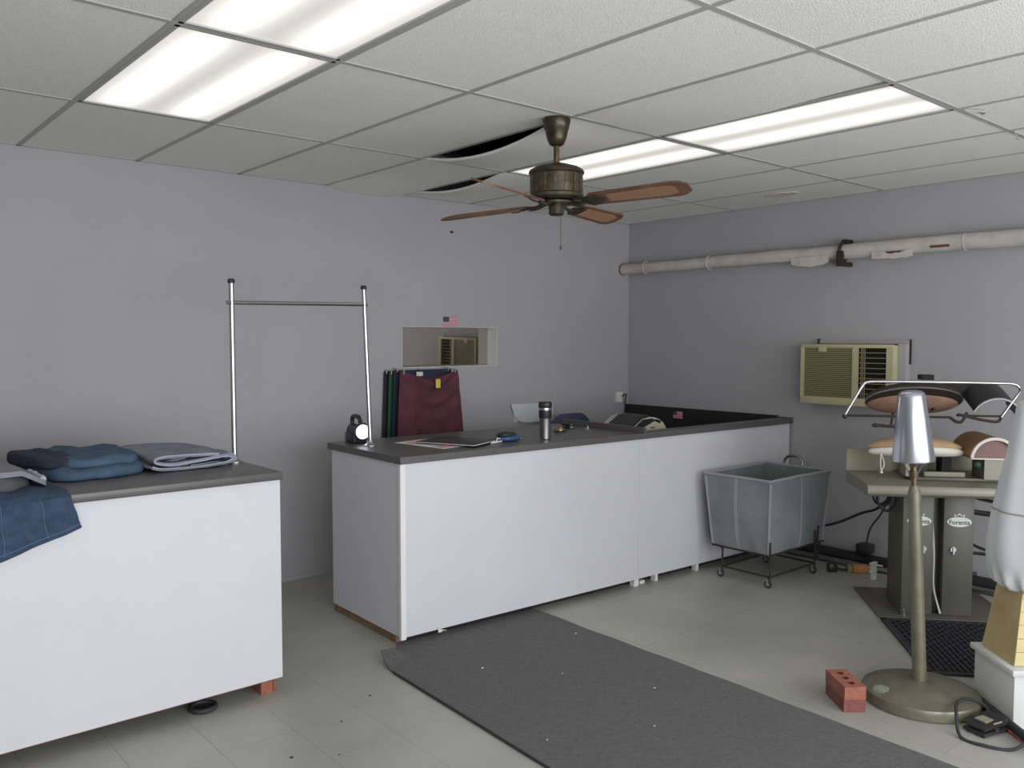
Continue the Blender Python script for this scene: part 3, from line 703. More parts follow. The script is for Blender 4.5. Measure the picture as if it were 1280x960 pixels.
# ------------------------------------------------------------------ ceiling fan
t = thing('ceiling_fan', 'bronze ceiling fan with four caned wooden blades', 'fan', (-3.085,-2.284,CE))
MB().lathe([(.064,-.003),(.066,-.012),(.062,-.030),(.058,-.050),(.056,-.052),(.046,-.095),(.034,-.122),(.020,-.130)],seg=28).build('canopy', 'bronze', t)
MB().cyl((0,0,-.13),(0,0,-.225),.014,seg=14).lathe([(.02,-.205),(.022,-.215),(.03,-.225)],seg=16).build('downrod', 'antique_brass', t)
MB().lathe([(.02,-.212),(.06,-.216),(.105,-.230),(.128,-.244),(.132,-.254),(.128,-.262),(.122,-.266),(.122,-.352),(.129,-.358),(.129,-.372),(.115,-.380),(.05,-.384)],seg=40).build('motor_housing', 'bronze', t)
mo = MB()
for k in range(16):
    a_ = 2*PI*k/16; mo.box((.1195,-.006,-.350),(.1245,.006,-.270),M=Matrix.Rotation(a_,4,'Z'))
mo.build('housing_panel', 'antique_brass', t)
MB().lathe([(.075,-.384),(.085,-.390),(.085,-.398),(.03,-.402)],seg=28).build('rotor_plate', 'bronze', t)
MB().lathe([(.034,-.400),(.036,-.410),(.036,-.445),(.028,-.452),(.004,-.454)],seg=22).build('switch_housing', 'bronze', t)
MB().cyl((.01,-.02,-.45),(.01,-.02,-.60),.0018,seg=6).ell((.01,-.02,-.605),.005,.005,.010,8,6).build('pull_chain', 'antique_brass', t)
for a_, dz in ((107,-.012),(197,.006),(287,.012),(17,.0)):
    R_ = Matrix.Rotation(math.radians(a_),4,'Z') @ T((0,0,-.398+dz*.3)) @ Matrix.Rotation(-math.atan2(dz,.5),4,'Y') @ Matrix.Rotation(math.radians(-19),4,'X')
    wB = .064
    poly = [(.185,-.045),(.20,-.052),(.58,-wB),(.625,-wB+.006),(.66,-.030),(.66,.030),(.625,wB-.006),(.58,wB),(.20,.052),(.185,.045)]
    bl = MB().prism(poly,-.004,.004,'z',M=R_).build('blade', 'walnut', t)
    MB().prism([(.27,-.034),(.56,-.042),(.60,-.026),(.60,.026),(.56,.042),(.27,.034)],-.0052,.0052,'z',M=R_).build('cane_inset', 'cane', bl)
    R2 = Matrix.Rotation(math.radians(a_),4,'Z') @ T((0,0,-.394)) 
    ir = MB().tube([(.06,0,.0),(.11,0,-.014),(.16,.0,-.010+dz*.3)],.011,8,M=R2)
    ir.prism([(.14,-.018),(.18,-.046),(.225,-.040),(.25,-.012),(.25,.012),(.225,.040),(.18,.046),(.14,.018)],-.010,-.0055,'z',M=R_)
    ir.build('blade_iron', 'bronze', t)

# ------------------------------------------------------------------ canvas laundry cart
t = thing('laundry_cart', 'grey canvas laundry cart on wire frame with casters', 'cart', (-.76,-1.96,0))
tx0,tx1,ty0,ty1 = -.375,.365,-.255,.25; bx0,bx1,by0,by1 = -.325,.33,-.215,.215; zb, ztp = .205, .700
def cart_ring(f, ins=0.0, n=16):
    x0,x1,y0,y1 = (bx0+(tx0-bx0)*f+ins, bx1+(tx1-bx1)*f-ins, by0+(ty0-by0)*f+ins, by1+(ty1-by1)*f-ins)
    z = zb+(ztp-zb)*f; c = [(x0,y0),(x1,y0),(x1,y1),(x0,y1)]; R = []
    nn = [(0,-1),(1,0),(0,1),(-1,0)]
    for s_ in range(4):
        a, b = c[s_], c[(s_+1)%4]
        for k in range(n):
            q = k/n; e = math.sin(PI*q); sag = (.018*math.sin(PI*f)*e + .022*nz(q*6+s_*7,f*3+q*2,1.3)*e*(1-f*.7))
            sag += -.012*e*f*f
            R.append((a[0]+(b[0]-a[0])*q+nn[s_][0]*sag, a[1]+(b[1]-a[1])*q+nn[s_][1]*sag, z - (.020*e*0 if f > .5 else .0) + (0.03*(1-f)*(e)*0)))
    return R
out = [cart_ring(f) for f in (0,.04,.15,.3,.45,.6,.75,.9,1.0)]; inn = [cart_ring(f,.006) for f in (1.0,.7,.4,.1,.03)]
MB().loft(out+inn).build('canvas_bag', 'canvas', t, angle=60)
MB().tube([(x,y,ztp) for x,y,_ in [Vector(p) for p in cart_ring(1.0)]]+[cart_ring(1.0)[0]], .010, 8, False).build('top_binding', 'canvas_binding', t)
def wallpt(s_, q, f, outw=.003):
    r = cart_ring(f)[s_*16+int(q*16)]; nn = [(0,-1),(1,0),(0,1),(-1,0)][s_]
    return (r[0]+nn[0]*outw, r[1]+nn[1]*outw, r[2])
for s_, q in ((3,.5),(0,.5),(1,.5),(2,.5)):
    rr = []
    dirv = [(1,0),(0,1),(1,0),(0,1)][s_]
    for f in (0,.15,.3,.45,.6,.75,.9,.99):
        p = wallpt(s_, q, f); p2 = (p[0]+dirv[0]*.022, p[1]+dirv[1]*.022, p[2])
        pi_ = wallpt(s_, q, f, -.002); rr.append([p, p2, (pi_[0]+dirv[0]*.022, pi_[1]+dirv[1]*.022, p[2]), pi_])
    MB().loft(rr).build('reinforcing_strap', 'canvas_binding', t)
for k, (sx, sy) in enumerate(((-1,-1),(1,-1),(1,1),(-1,1))):
    p0 = Vector(cart_ring(.03)[k*16]); p1 = Vector(cart_ring(.97)[k*16]); MB().tube([p0,p1],.009,6,False).build('corner_piping', 'canvas_binding', t)
MB().tube([(.365,.11,.69),(.37,.105,.735),(.37,.07,.768),(.37,.0,.768),(.37,-.035,.735),(.365,-.04,.69)],.011,8).build('handle', 'steel_dull', t)
fx0,fx1,fy0,fy1 = -.335,.21,-.235,.13
fr = MB()
for a, b in (((fx0,fy0),(fx1,fy0)),((fx1,fy0),(fx1,fy1)),((fx1,fy1),(fx0,fy1)),((fx0,fy1),(fx0,fy0))):
    fr.cyl((a[0],a[1],.075),(b[0],b[1],.075),.007,seg=8)
for x, y in ((fx0,fy0),(fx1,fy0),(fx1,fy1),(fx0,fy1)): fr.cyl((x,y,.055),(x,y,.30 if y < 0 else .20),.007,seg=8)
fr.cyl((bx0,by0-.012,.21),(bx1,by0-.012,.21),.006,seg=8).cyl((bx0-.012,by0,.21),(bx0-.012,by1,.21),.006,seg=8)
for x, y in ((bx0+.05,by1),(bx1-.08,by0)): fr.cyl((x,y-.012 if y<0 else y+.012,.19),(x,y-.022 if y<0 else y+.022,.33),.006,seg=8)
fr.cyl((fx1,fy0,.075),(bx1-.02,by0,.205),.006,seg=8).cyl((fx1,fy1,.075),(bx1-.02,by1-.03,.205),.006,seg=8).cyl((fx0,fy1,.2),(bx0+.02,by1-.02,.208),.006,seg=8)
fr.build('wire_frame', 'dark_iron', t)
for x, y in ((fx0,fy0),(fx1,fy0),(fx1,fy1),(fx0,fy1)):
    c_ = MB().torus((x,y+.012,.028),.018,.010,'x',20,8).build('caster', 'black_rubber', t)
    MB().cyl((x-.008,y+.012,.028),(x+.008,y+.012,.028),.014,seg=12).box((x-.014,y+.004,.028),(x-.010,y+.020,.060)).box((x+.010,y+.004,.028),(x+.014,y+.020,.060)).box((x-.016,y,.058),(x+.016,y+.024,.064)).build('caster_fork', 'chrome', c_)

# ------------------------------------------------------------------ garment press
t = thing('steam_press', 'grey green twin garment press with padded bucks and open heads', 'press', (-.98,-2.99,0), math.atan2(-.76,.65))
MB().box((-.14,-.078,0),(.60,.53,.012), bev=.002).build('base_plate', 'press_paint', t)
for x0, x1 in ((0,.168),(.222,.385)):
    c_ = MB().box((x0,0,.013),(x1,.30,.725), bev=.004).build('cabinet', 'press_paint', t)
    xm = (x0+x1)/2; MB().cyl((xm+.03*(1 if x0==0 else -1),0,.40),(xm+.03*(1 if x0==0 else -1),-.012,.40),.016,seg=16).box((xm+.03*(1 if x0==0 else -1)-.004,-.020,.375),(xm+.03*(1 if x0==0 else -1)+.004,-.010,.415)).build('latch', 'chrome', c_)
MB().box((.168,.07,.013),(.222,.29,.725)).build('channel_panel', 'press_paint', t)
MB().tube([(.175,.045,.72),(.170,.03,.55),(.188,.045,.35),(.192,.05,.16),(.215,.0,.02)],.006,6).tube([(.185,.05,.45),(.170,.05,.2),(.178,.05,.02)],.005,6).build('hose', 'white_rope', t)
MB().cyl((.005,-.03,.012),(.005,-.03,.045),.017,seg=12).cyl((.005,-.03,.045),(.005,-.03,.06),.009,seg=10).build('anchor_bolt', 'steel_dull', t)
# maker's plates
def text_mesh(s_, size):
    cu = bpy.data.curves.new('lettering', 'FONT'); cu.body = s_; cu.size = size; cu.align_x = 'CENTER'; cu.align_y = 'CENTER'; cu.extrude = .0006; cu.offset = size*.012
    ob = bpy.data.objects.new('lettering_tmp', cu); COL.objects.link(ob); bpy.context.view_layer.update()
    me = bpy.data.meshes.new_from_object(ob.evaluated_get(bpy.context.evaluated_depsgraph_get())); bpy.data.objects.remove(ob, do_unlink=True); return me
tme = text_mesh('Forenta', .036); tme.materials.clear(); tme.materials.append(MATS['logo_ink'])
for ux in (.088,.305):
    pl = MB().prism([(ux+.066*math.cos(a_), .560+.029*math.sin(a_)) for a_ in [2*PI*k/32 for k in range(32)]],-.004,0,'y').build('nameplate', 'logo_white', t)
    MB().prism([(ux-.024,.586),(ux-.030,.604),(ux-.014,.598),(ux,.612),(ux+.014,.598),(ux+.030,.604),(ux+.024,.586)],-.0035,0,'y').build('crown_emblem', 'logo_white', pl)
    MB().prism([(ux-.020,.588),(ux-.022,.598),(ux-.010,.594),(ux,.604),(ux+.010,.594),(ux+.022,.598),(ux+.020,.588)],-.0042,-.003,'y').build('crown_mark', 'press_paint', pl)
    tx = bpy.data.objects.new('lettering', tme); COL.objects.link(tx); tx.parent = pl; tx.location = (ux,-.0046,.557); tx.rotation_euler = (PI/2,0,0)
# table
prof = [(-.215,.735),(-.232,.75),(-.235,.775),(-.225,.795),(-.20,.802),(.30,.802),(.30,.735)]
MB().prism(prof,-.255,.62,'x').build('table', 'press_table', t)
MB().box((-.255,.285,.803),(.62,.30,.935)).build('backsplash', 'press_beige', t)
MB().box((.03,-.06,.803),(.60,.26,.822), bev=.003).build('bed_plate', 'press_paint', t)
MB().box((.10,-.03,.823),(.32,.0,.85), bev=.003).build('cover_plate', 'press_beige', t)
# lower buck: long padded board, tan top over white skirt
def boat(p): return Vector((p.x, p.y*(1-.55*(p.x/.26)**2), p.z - .40*p.x*p.x))
MB().ell((.06,.0,.985), .262,.115,.050, 36, 14, fn=lambda p: boat(Vector((p.x,p.y,min(p.z,.018))))).build('buck_skirt', 'white_cover', t)
MB().ell((.055,.005,1.010), .258,.118,.042, 36, 14, fn=lambda p: boat(Vector((p.x,p.y,max(p.z,-.006))))).build('buck_pad', 'tan_cover', t)
MB().box((.0,-.03,.822),(.05,.08,.975)).build('buck_post', 'press_beige', t)
MB().box((.22,.05,.822),(.27,.15,.955)).build('buck_post', 'black_matte', t)
MB().tube([(-.145,-.06,.955),(-.148,-.065,.90),(-.145,-.07,.86),(-.138,-.07,.845)],.003,6).tube([(-.145,-.06,.955),(-.130,-.065,.91),(-.132,-.07,.88),(-.145,-.07,.855)],.003,6).ell((-.143,-.07,.848),.010,.007,.008,8,6).build('drawstring', 'white_rope', t)
# right saddle buck
def arch(r, x, z, a0=0.12, a1=.88, n=14, sq=1.0): return [(x-r*math.cos(PI*(a0+(a1-a0)*k/n)), z+r*sq*math.sin(PI*(a0+(a1-a0)*k/n))) for k in range(n+1)]
xo, zo = .445, .935
prof_o = arch(.125,xo,zo,.04,.96); prof_i = arch(.108,xo,zo,.04,.96)[::-1]
sk = lambda pts, y, dx, dz: [(x+dx, y, z+dz) for x, z in pts]
MB().loft([sk(prof_o+prof_i,-.10,0,0), sk(prof_o+prof_i,.16,-.02,.01)]).build('saddle_cover', 'ochre_cover', t)
MB().loft([sk(arch(.127,xo,zo,.03,.97)+arch(.112,xo,zo,.03,.97)[::-1],-.112,0,0), sk(arch(.127,xo,zo,.03,.97)+arch(.112,xo,zo,.03,.97)[::-1],-.095,0,0)]).build('saddle_rim', 'white_cover', t)
MB().loft([sk(arch(.107,xo,zo,.0,1.0),-.085,0,0), sk(arch(.107,xo,zo,.0,1.0),.14,-.02,.01)]).build('saddle_pad', 'pink_pad', t)
MB().box((xo-.125,-.115,.938),(xo+.135,-.09,.945)).build('saddle_plate', 'white_cover', t)
MB().box((xo-.045,-.085,.822),(xo+.055,.10,.934)).build('saddle_post', 'press_table', t)
MB().ell((xo-.085,-.09,.905),.022,.018,.022,14,8).cyl((xo-.085,-.08,.905),(xo-.045,-.06,.90),.008,seg=8).build('knob', 'green_knob', t)
# column, arms, heads
MB().box((.10,.12,.80),(.165,.20,1.30), bev=.004).build('column', 'press_paint', t)
MB().box((.06,.10,1.28),(.50,.17,1.345), bev=.006).build('head_beam', 'black_matte', t)
MB().box((.10,.06,1.372),(.17,.14,1.402), bev=.004).build('beam_block', 'black_matte', t)
tilt = T((.045,.02,1.262)) @ Matrix.Rotation(math.radians(-34),4,'X')
MB().ell((0,.0,.0),.264,.150,.070,40,16,M=tilt,fn=lambda p: Vector((p.x,p.y,max(p.z,-.014)))).build('oval_head', 'dark_iron', t)
MB().ell((0,.034,-.010),.252,.110,.034,40,16,M=tilt,fn=lambda p: Vector((p.x,p.y,min(p.z,.004)))).build('head_pad', 'brown_pad', t)
MB().torus((0,0,-.010),.262,.005,'z',48,8,M=tilt,sy=.572).build('head_rim', 'steel_dull', t)
MB().ell((.01,.03,-.034),.028,.030,.010,14,8,M=tilt).build('pad_patch', 'white_cover', t)
tl2 = T((.450,.0,1.165)) @ Matrix.Rotation(math.radians(10),4,'X') @ Matrix.Rotation(math.radians(12),4,'Y')
po = arch(.138,0,0,.08,.92); pi2 = arch(.126,0,0,.08,.92)[::-1]
MB().loft([[(x,-.10,z) for x,z in po+pi2],[(x,.14,z+.04) for x,z in po+pi2]],M=tl2).build('saddle_head', 'black_plastic', t)
MB().loft([[(x,-.108,z-.002) for x,z in arch(.141,0,0,.08,.92)+arch(.132,0,0,.08,.92)[::-1]],[(x,-.098,z) for x,z in arch(.141,0,0,.08,.92)+arch(.132,0,0,.08,.92)[::-1]]],M=tl2).build('saddle_head_rim', 'steel_dull', t)
MB().tube([(-.365,-.14,1.178),(-.315,-.14,1.27),(-.268,-.14,1.352),(-.24,-.14,1.368),(-.17,-.14,1.370),(.10,-.14,1.370),(.44,-.14,1.366),(.515,-.14,1.362),(.545,-.14,1.345),(.555,-.13,1.32),(.52,-.12,1.26),(.47,-.11,1.175)],.0085,10,sub=5).build('handle_bar', 'chrome', t)
MB().cyl((-.36,-.14,1.178),(.20,-.12,1.172),.007,seg=8).build('linkage_rod', 'dark_iron', t)
MB().tube([(.20,-.12,1.172),(.23,-.13,1.150),(.26,-.13,1.152),(.29,-.12,1.20)],.009,8).build('linkage_hook', 'dark_iron', t)
MB().tube([(.24,-.12,1.19),(.36,-.13,1.162),(.44,-.13,1.152),(.47,-.11,1.172)],.008,8).build('linkage_rod', 'dark_iron', t)
MB().tube([(.24,-.10,1.182),(.40,-.10,1.180),(.48,-.10,1.180)],.006,8,False).build('linkage_rod', 'dark_iron', t)
MB().cyl((.16,.0,1.20),(.16,.16,1.22),.012,seg=8).build('head_arm', 'dark_iron', t)
MB().cyl((.465,.0,1.30),(.40,.13,1.31),.012,seg=8).build('head_arm', 'dark_iron', t)
MB().ell((-.365,-.14,1.172),.014,.014,.014,12,8).build('handle_knob', 'black_plastic', t)
MB().tube([(-.17,-.05,1.115),(-.10,-.04,1.11),(-.05,-.03,1.105),(.02,.02,1.09),(.10,.12,1.08)],.009,8).cyl((-.09,-.04,1.11),(-.08,-.04,1.19),.007,seg=8).ell((-.175,-.05,1.115),.022,.012,.012,12,8).build('control_arm', 'dark_iron', t)
MB().tube([(-.02,-.03,1.10),(.0,-.05,1.14),(.03,-.06,1.16),(.06,-.03,1.17)],.006,8).build('steam_hose', 'white_rope', t)
for k, rr in enumerate((.05,.04,.045)):
    MB().torus((-.06-.01*k,.12+.03*k,.66+.01*k),rr,.006,'y',22,6,sy=1.4).build('cable_coil', 'black_rubber', t)
MB().tube([(.39,.16,.70),(.46,.12,.675),(.60,.06,.655)],.010,8).tube([(.39,.20,.60),(.47,.2,.58),(.62,.16,.57)],.016,8).tube([(.39,.22,.44),(.41,.2,.42),(.46,.15,.385),(.62,.06,.34)],.009,8).tube([(.39,.25,.33),(.62,.22,.32)],.010,8,False).build('steam_pipe', 'dark_iron', t)
MB().box((.40,.20,.12),(.45,.27,.27), bev=.012).cyl((.425,.235,.27),(.425,.235,.33),.018,seg=12).cyl((.45,.235,.2),(.49,.235,.2),.014,seg=10).build('steam_trap', 'dark_iron', t)

# rubber mat with open mesh in front of the press
t = thing('rubber_mat', 'black perforated rubber mat on floor before the press', 'mat', (-1.145,-2.95,0), math.atan2(-.68,-.73)+PI)
# local -x runs toward the viewer side of the left edge ; local y- to the right
th_ = math.atan2(-.65,-.76)
t.rotation_euler = (0,0,th_)         # local x: along the left edge toward the viewer, local y: to the right
mm = MB(); W_, D_ = .92, .82
mm.box((0,0,0),(D_,.025,.014)).box((0,W_-.025,0),(D_,W_,.014)).box((0,0,0),(.025,W_,.014)).box((D_-.025,0,0),(D_,W_,.014))
st_ = .056
k = 0
def clip_line(c, sgn):
    pts = []
    for x in (0.012, D_-.012):
        y = c + sgn*x
        if .012 <= y <= W_-.012: pts.append((x,y))
    for y in (.012, W_-.012):
        x = (y-c)*sgn
        if .012 < x < D_-.012: pts.append((x,y))
    return pts[:2]
c = -D_
while c < W_+D_:
    for sgn in (1,-1):
        pp = clip_line(c, sgn)
        if len(pp) == 2:
            a, b = Vector((*pp[0],.007)), Vector((*pp[1],.007)); d = (b-a).normalized(); n_ = Vector((-d.y,d.x,0))*.009; h = Vector((0,0,.005))
            mm.loft([[a-n_-h,a+n_-h,a+n_+h,a-n_+h],[b-n_-h,b+n_-h,b+n_+h,b-n_+h]])
    c += st_
mm.build('mat', 'black_rubber', t)

# ------------------------------------------------------------------ polished cone iron on floor stand
t = thing('cone_iron_stand', 'polished aluminium cone on olive floor stand with round base', 'stand', (-2.08,-3.589,0))
MB().lathe([(.230,.0),(.243,.004),(.245,.040),(.240,.050),(.20,.066),(.13,.082),(.07,.092),(.045,.096)],seg=56).build('base', 'stand_paint', t)
lean = Vector((-.040,.034,1.0)) ; lean = lean/lean.z
def ax(z): return lean*(z)-lean*.0+Vector((0,0,0))
po = MB(); po.cyl(ax(.09),ax(.935),.030,.027,24).cyl(ax(.935),ax(.965),.027,.016,24).build('pole', 'stand_paint', t)
nk = MB(); nk.cyl(ax(.965),ax(1.0),.013,.013,16).cyl(ax(1.0),ax(1.03),.019,.021,16).cyl(ax(1.03),ax(1.06),.014,.014,12).cyl(ax(1.05),ax(1.085),.018,.018,6)
nk.build('neck', 'antique_brass', t)
hz = MB()
for sx in (-1,1):
    s_ = Vector((.76*sx,-.65*sx,0)); hz.tube([ax(1.02)+s_*.02, ax(1.05)+s_*.035, ax(1.085)+s_*.06],.003,6)
hz.build('cone_bracket', 'steel_dull', t)
q = lean.normalized(); rot = Vector((0,0,1)).rotation_difference(q).to_matrix().to_4x4()
MB().lathe([(.076,.0),(.086,.0),(.0875,.006),(.056,.285),(.052,.298),(.043,.306),(.028,.310),(.004,.311)],seg=48,M=T(ax(1.075)) @ rot).build('cone', 'aluminium', t)
zb_ = lambda r_: .050+.016*(.240-r_)/.040 if r_ > .20 else .066+.016*(.20-r_)/.07
def stick(q_, k_):                                   # oval worn label on the sloping top
    a_ = 2*PI*q_; rr = .195+.030*k_*math.cos(a_); an = math.radians(150)+.20*k_*math.sin(a_)
    return (rr*math.cos(an), rr*math.sin(an), zb_(rr)+.0008)
MB().grid(lambda u, v: stick(u, .02+.98*v), 28, 4).build('base_sticker', 'worn_label', t)
MB().tube([stick(k/28, .72) for k in range(29)], .0014, 4, False).build('sticker_ring', 'stand_paint', t)

# bricks stacked beside the base
BR = math.atan2(.154,.125)
def brick_(name, label, z, col, rz):
    t = thing(name, label, 'brick', (-2.362,-3.385,z), rz, group='stacked bricks')
    x0,x1,y0,y1,h = -.100,.100,-.047,.047,.056
    bm = MB(); n = 14
    # top face with three round core holes, walls of the holes go right through
    hs = [(-.055,0),(0,0),(.055,0)]; r = .015
    xs = [x0,-.0275,.0275,x1]
    for i, (hx, hy) in enumerate(hs):
        xa, xb = xs[i], xs[i+1]
        circ = [(hx+r*math.cos(2*PI*k/16), hy+r*math.sin(2*PI*k/16)) for k in range(16)]
        def outer(k):
            a_ = 2*PI*k/16; c_, s2 = math.cos(a_), math.sin(a_)
            tx = ((xb-hx)/c_ if c_ > 1e-6 else (xa-hx)/c_ if c_ < -1e-6 else 1e9); ty = ((y1-hy)/s2 if s2 > 1e-6 else (y0-hy)/s2 if s2 < -1e-6 else 1e9)
            q_ = min(tx,ty); return (hx+q_*c_, hy+q_*s2)
        ou = [outer(k) for k in range(16)]
        corners = {}
        for z_, flip in ((h,False),(0,True)):
            vs = [(x,y,z_) for x,y in circ]+[(x,y,z_) for x,y in ou]; fs = [(k,(k+1)%16,16+(k+1)%16,16+k) for k in range(16)]
            bm.add(vs, fs)
            for cxx, cyy in ((xa,y0),(xb,y0),(xb,y1),(xa,y1)):
                # close the little corner triangles
                ks = sorted(range(16), key=lambda k: (ou[k][0]-cxx)**2+(ou[k][1]-cyy)**2)[:2]
                bm.add([(cxx,cyy,z_),(*ou[ks[0]],z_),(*ou[ks[1]],z_)], [(0,1,2)])
        bm.mi = 1; bm.add([(x,y,0) for x,y in circ]+[(x,y,h) for x,y in circ], [(k,(k+1)%16,16+(k+1)%16,16+k) for k in range(16)]); bm.mi = 0
    bm.add([(x0,y0,0),(x1,y0,0),(x1,y1,0),(x0,y1,0),(x0,y0,h),(x1,y0,h),(x1,y1,h),(x0,y1,h)], [(0,1,5,4),(1,2,6,5),(2,3,7,6),(3,0,4,7)])
    o = bm.build('clay_body', [col,'brick_hole'], t, angle=30)
brick_('brick', 'dark red brick on floor beneath the lighter brick', 0.0, 'brick_dark', BR)
brick_('brick', 'light red brick with three round holes, top of the pair', .0565, 'brick', BR+.02)

# ------------------------------------------------------------------ form finisher at the right edge
FA = math.atan2(-.665,.747)          # local x to the right, local y away ; left face runs toward the viewer
t = thing('form_finisher', 'white cloth form finisher on plywood and white box base, right edge', 'form', (-1.838,-3.993,0), FA)
MB().box((-.20,-.145,.0),(.24,.17,.225), bev=.006).build('base_box', 'box_white', t)
MB().box((-.215,-.160,.226),(.255,.185,.252), bev=.006).build('base_lid', 'box_white', t)
def frus(z0, z1, a0, a1, b0, b1):
    return [[(-a0,-b0,z0),(a0,-b0,z0),(a0,b0,z0),(-a0,b0,z0)],[(-a1,-b1,z1),(a1,-b1,z1),(a1,b1,z1),(-a1,b1,z1)]]
MB().loft([[(x,y+.015,z) for x,y,z in q_] for q_ in frus(.253,.60,.185,.135,.125,.088)]).build('plywood_block', 'ply_shaded', t)
for k in range(6):
    z0 = .257+.055*k; z1 = z0+.053; g0 = (z0-.253)/.347; g1 = (z1-.253)/.347
    a0, a1, b0, b1 = .185-.05*g0, .185-.05*g1, .110-.037*g0, .110-.037*g1
    MB().loft([[(-a0,-b0-.006,z0),(a0,-b0-.006,z0),(a0,-b0,z0),(-a0,-b0,z0)],[(-a1,-b1-.006,z1),(a1,-b1-.006,z1),(a1,-b1,z1),(-a1,-b1,z1)]]).build('board', 'ply', t)
MB().cyl((-.10,-.095,.40),(-.10,-.125,.40),.014,seg=14).build('bolt', 'black_plastic', t)
def fold(t_, z):
    k = max(0, min(1, (z-.55)/.8))
    return 1 + (.10*math.sin(17*t_)*max(0,1-(z-.55)/.10) if z < .65 else 0) + .018*math.sin(9*t_+3*z) + .02*nz(2*math.cos(t_),2*math.sin(t_),z*3)
prof = [(.145,.548),(.17,.556),(.195,.58),(.212,.62),(.222,.68),(.221,.74),(.214,.80),(.203,.87),(.190,.94),(.175,1.02),(.160,1.10),(.147,1.18),(.136,1.25),(.124,1.32),(.114,1.345),(.06,1.35)]
P2 = []
for i in range(len(prof)-1):
    for k in range(3): P2.append((prof[i][0]+(prof[i+1][0]-prof[i][0])*k/3, prof[i][1]+(prof[i+1][1]-prof[i][1])*k/3))
P2.append(prof[-1])
bag = MB().lathe(P2, seg=96, fn=fold).build('cloth_cover', 'sheet_white', t, angle=80)
MB().lathe([(.2015,.878),(.2045,.882),(.2015,.886)], seg=64, fn=fold).build('cover_seam', 'form_seam', bag)
MB().lathe([(.06,1.335),(.065,1.345),(.06,1.40),(.045,1.43),(.01,1.435)],seg=24).build('neck', 'press_beige', t)
MB().cyl((-.10,-.03,1.30),(-.10,-.03,1.41),.013,seg=12).build('steam_tube', 'steel_dull', t)
# hoses and pedal on the floor
t = thing('floor_hose', 'thick black hose lying along the white box base', 'hose', (-2.10,-3.93,0))
part('hose', MB().tube([(-1.945,-3.795,.022),(-1.965,-3.81,.022),(-2.035,-3.89,.022),(-2.14,-4.01,.022),(-2.27,-4.16,.022),(-2.44,-4.37,.022)],.020,10), 'black_rubber', t, True)
part('fitting', MB().cyl((-1.94,-3.79,.022),(-1.905,-3.752,.024),.017,.022,12), 'brass', t, True)
t = thing('foot_pedal', 'black foot pedal with metal tread on floor by round stand base', 'pedal', (-2.175,-3.905,0), math.radians(-16))
MB().box((-.085,-.05,.008),(.075,.05,.020), bev=.004).build('pedal_base', 'black_plastic', t)
MB().loft([[(-.08,-.045,.030),(.06,-.045,.034),(.06,.045,.034),(-.08,.045,.030)],[(-.08,-.045,.038),(.06,-.045,.060),(.06,.045,.060),(-.08,.045,.038)]]).build('tread', 'black_plastic', t)
MB().box((-.03,-.048,.05),(.02,-.0455,.056)).box((-.04,-.02,.0465),(.01,.03,.0525)).build('tread_plate', 'press_beige', t)
MB().box((-.02,-.05,.020),(.0,.05,.032)).build('pivot', 'steel_dull', t)
for sx in (-.07,.06):
    for sy in (-.035,.035): MB().cyl((sx,sy,0),(sx,sy,.008),.008,seg=8).build('foot', 'black_rubber', t)
t = thing('power_cord', 'thin black cord looped around the foot pedal', 'cord', (-2.2,-3.85,0))
part('cord', MB().tube([(-2.04,-4.10,.50),(-2.09,-4.09,.34),(-2.15,-4.06,.16),(-2.21,-4.07,.05),(-2.29,-4.04,.008),(-2.34,-3.95,.008),(-2.33,-3.86,.008),(-2.25,-3.81,.072),(-2.17,-3.785,.078),(-2.09,-3.80,.076),(-2.055,-3.845,.055),(-2.07,-3.87,.035),(-2.095,-3.895,.03)],.007,8), 'black_rubber', t, True)
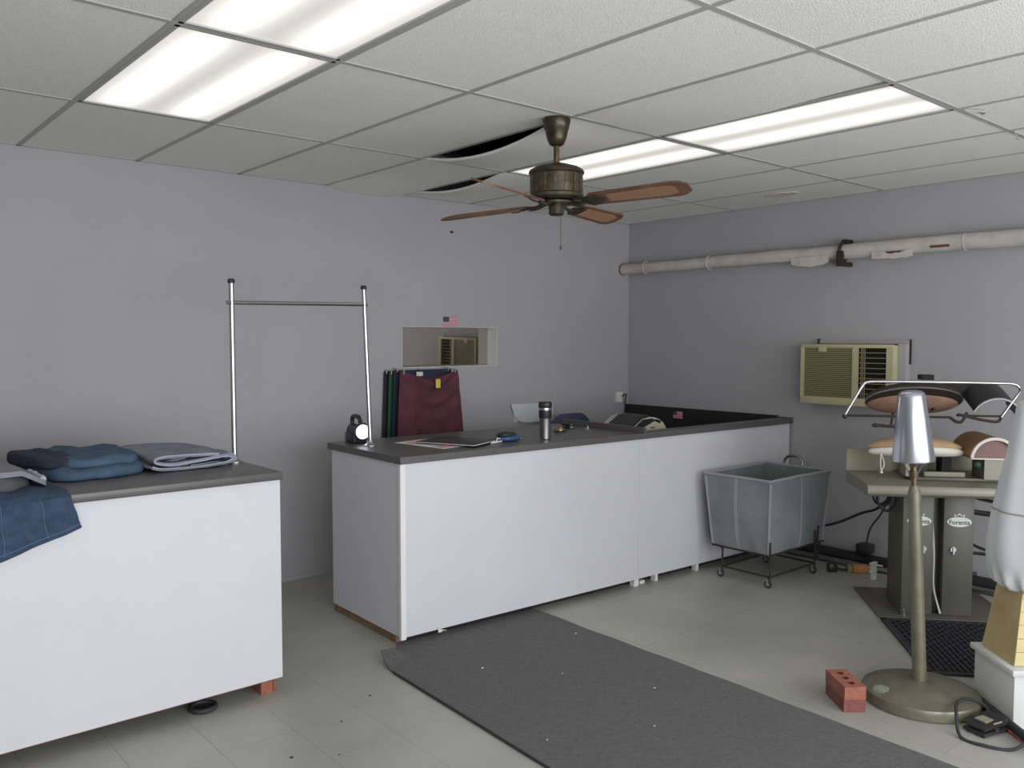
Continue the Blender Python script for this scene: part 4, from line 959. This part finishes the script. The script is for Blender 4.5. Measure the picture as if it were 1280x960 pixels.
part('red_wire', MB().tube([(-2.13,-3.965,.012),(-2.15,-4.0,.008),(-2.18,-4.03,.008)],.004,6), 'flag_red', t, True)

# ------------------------------------------------------------------ cables and pipes along the right wall
t = thing('floor_pipe', 'black pipe lying along the foot of the right wall behind cart', 'pipe', (-.12,-2.2,0))
part('pipe', MB().cyl((-.09,-1.72,.045),(-.09,-3.6,.045),.042,seg=16), 'black_matte', t, True)
part('pipe', MB().cyl((-.19,-1.75,.022),(-.17,-3.4,.022),.02,seg=12), 'steel_dull', t, True)
t = thing('wall_cable', 'black cable strung from behind cart to the press', 'cable', (-.1,-2.3,0))
part('cable', MB().tube([(-.03,-1.75,.16),(-.05,-2.05,.25),(-.08,-2.28,.37),(-.14,-2.42,.43),(-.30,-2.58,.55),(-.60,-2.74,.66)],.009,8), 'black_rubber', t, True)
t = thing('hanging_plug', 'black plug hanging on a thin lead beside the press cabinet', 'plug', (-.10,-2.36,.10))
part('lead', MB().tube([(-.30,-2.58,.54),(-.16,-2.46,.40),(-.10,-2.36,.28),(-.09,-2.33,.17)],.006,8), 'black_rubber', t, True)
part('plug_body', MB().box((-.15,-2.375,.09),(-.05,-2.275,.165), bev=.014), 'black_plastic', t, True)
t = thing('extension_socket', 'orange and yellow extension socket on floor left of press', 'socket', (-.28,-2.38,0), math.radians(-50))
MB().box((-.05,-.035,0),(.06,.035,.055), bev=.012).build('orange_plug', 'orange', t); MB().box((-.085,-.03,0),(-.051,.03,.05), bev=.008).build('yellow_plug', 'yellow_green', t)
MB().tube([(-.085,0,.02),(-.12,.01,.012),(-.16,0,.03)],.008,8).box((-.215,-.035,0),(-.15,.035,.06), bev=.012).build('black_plug', 'black_plastic', t)
MB().tube([(.06,0,.03),(.10,.02,.05),(.15,0,.05)],.006,8).build('white_lead', 'white_rope', t)
t = thing('white_valve', 'small white valve fitting on floor beside the press', 'valve', (-.37,-2.52,0))
MB().cyl((0,0,0),(0,0,.10),.020,seg=12).cyl((-.03,0,.055),(.03,0,.055),.014,seg=10).box((-.035,-.012,.10),(.035,.012,.115), bev=.003).build('valve_body', 'white_trim', t)
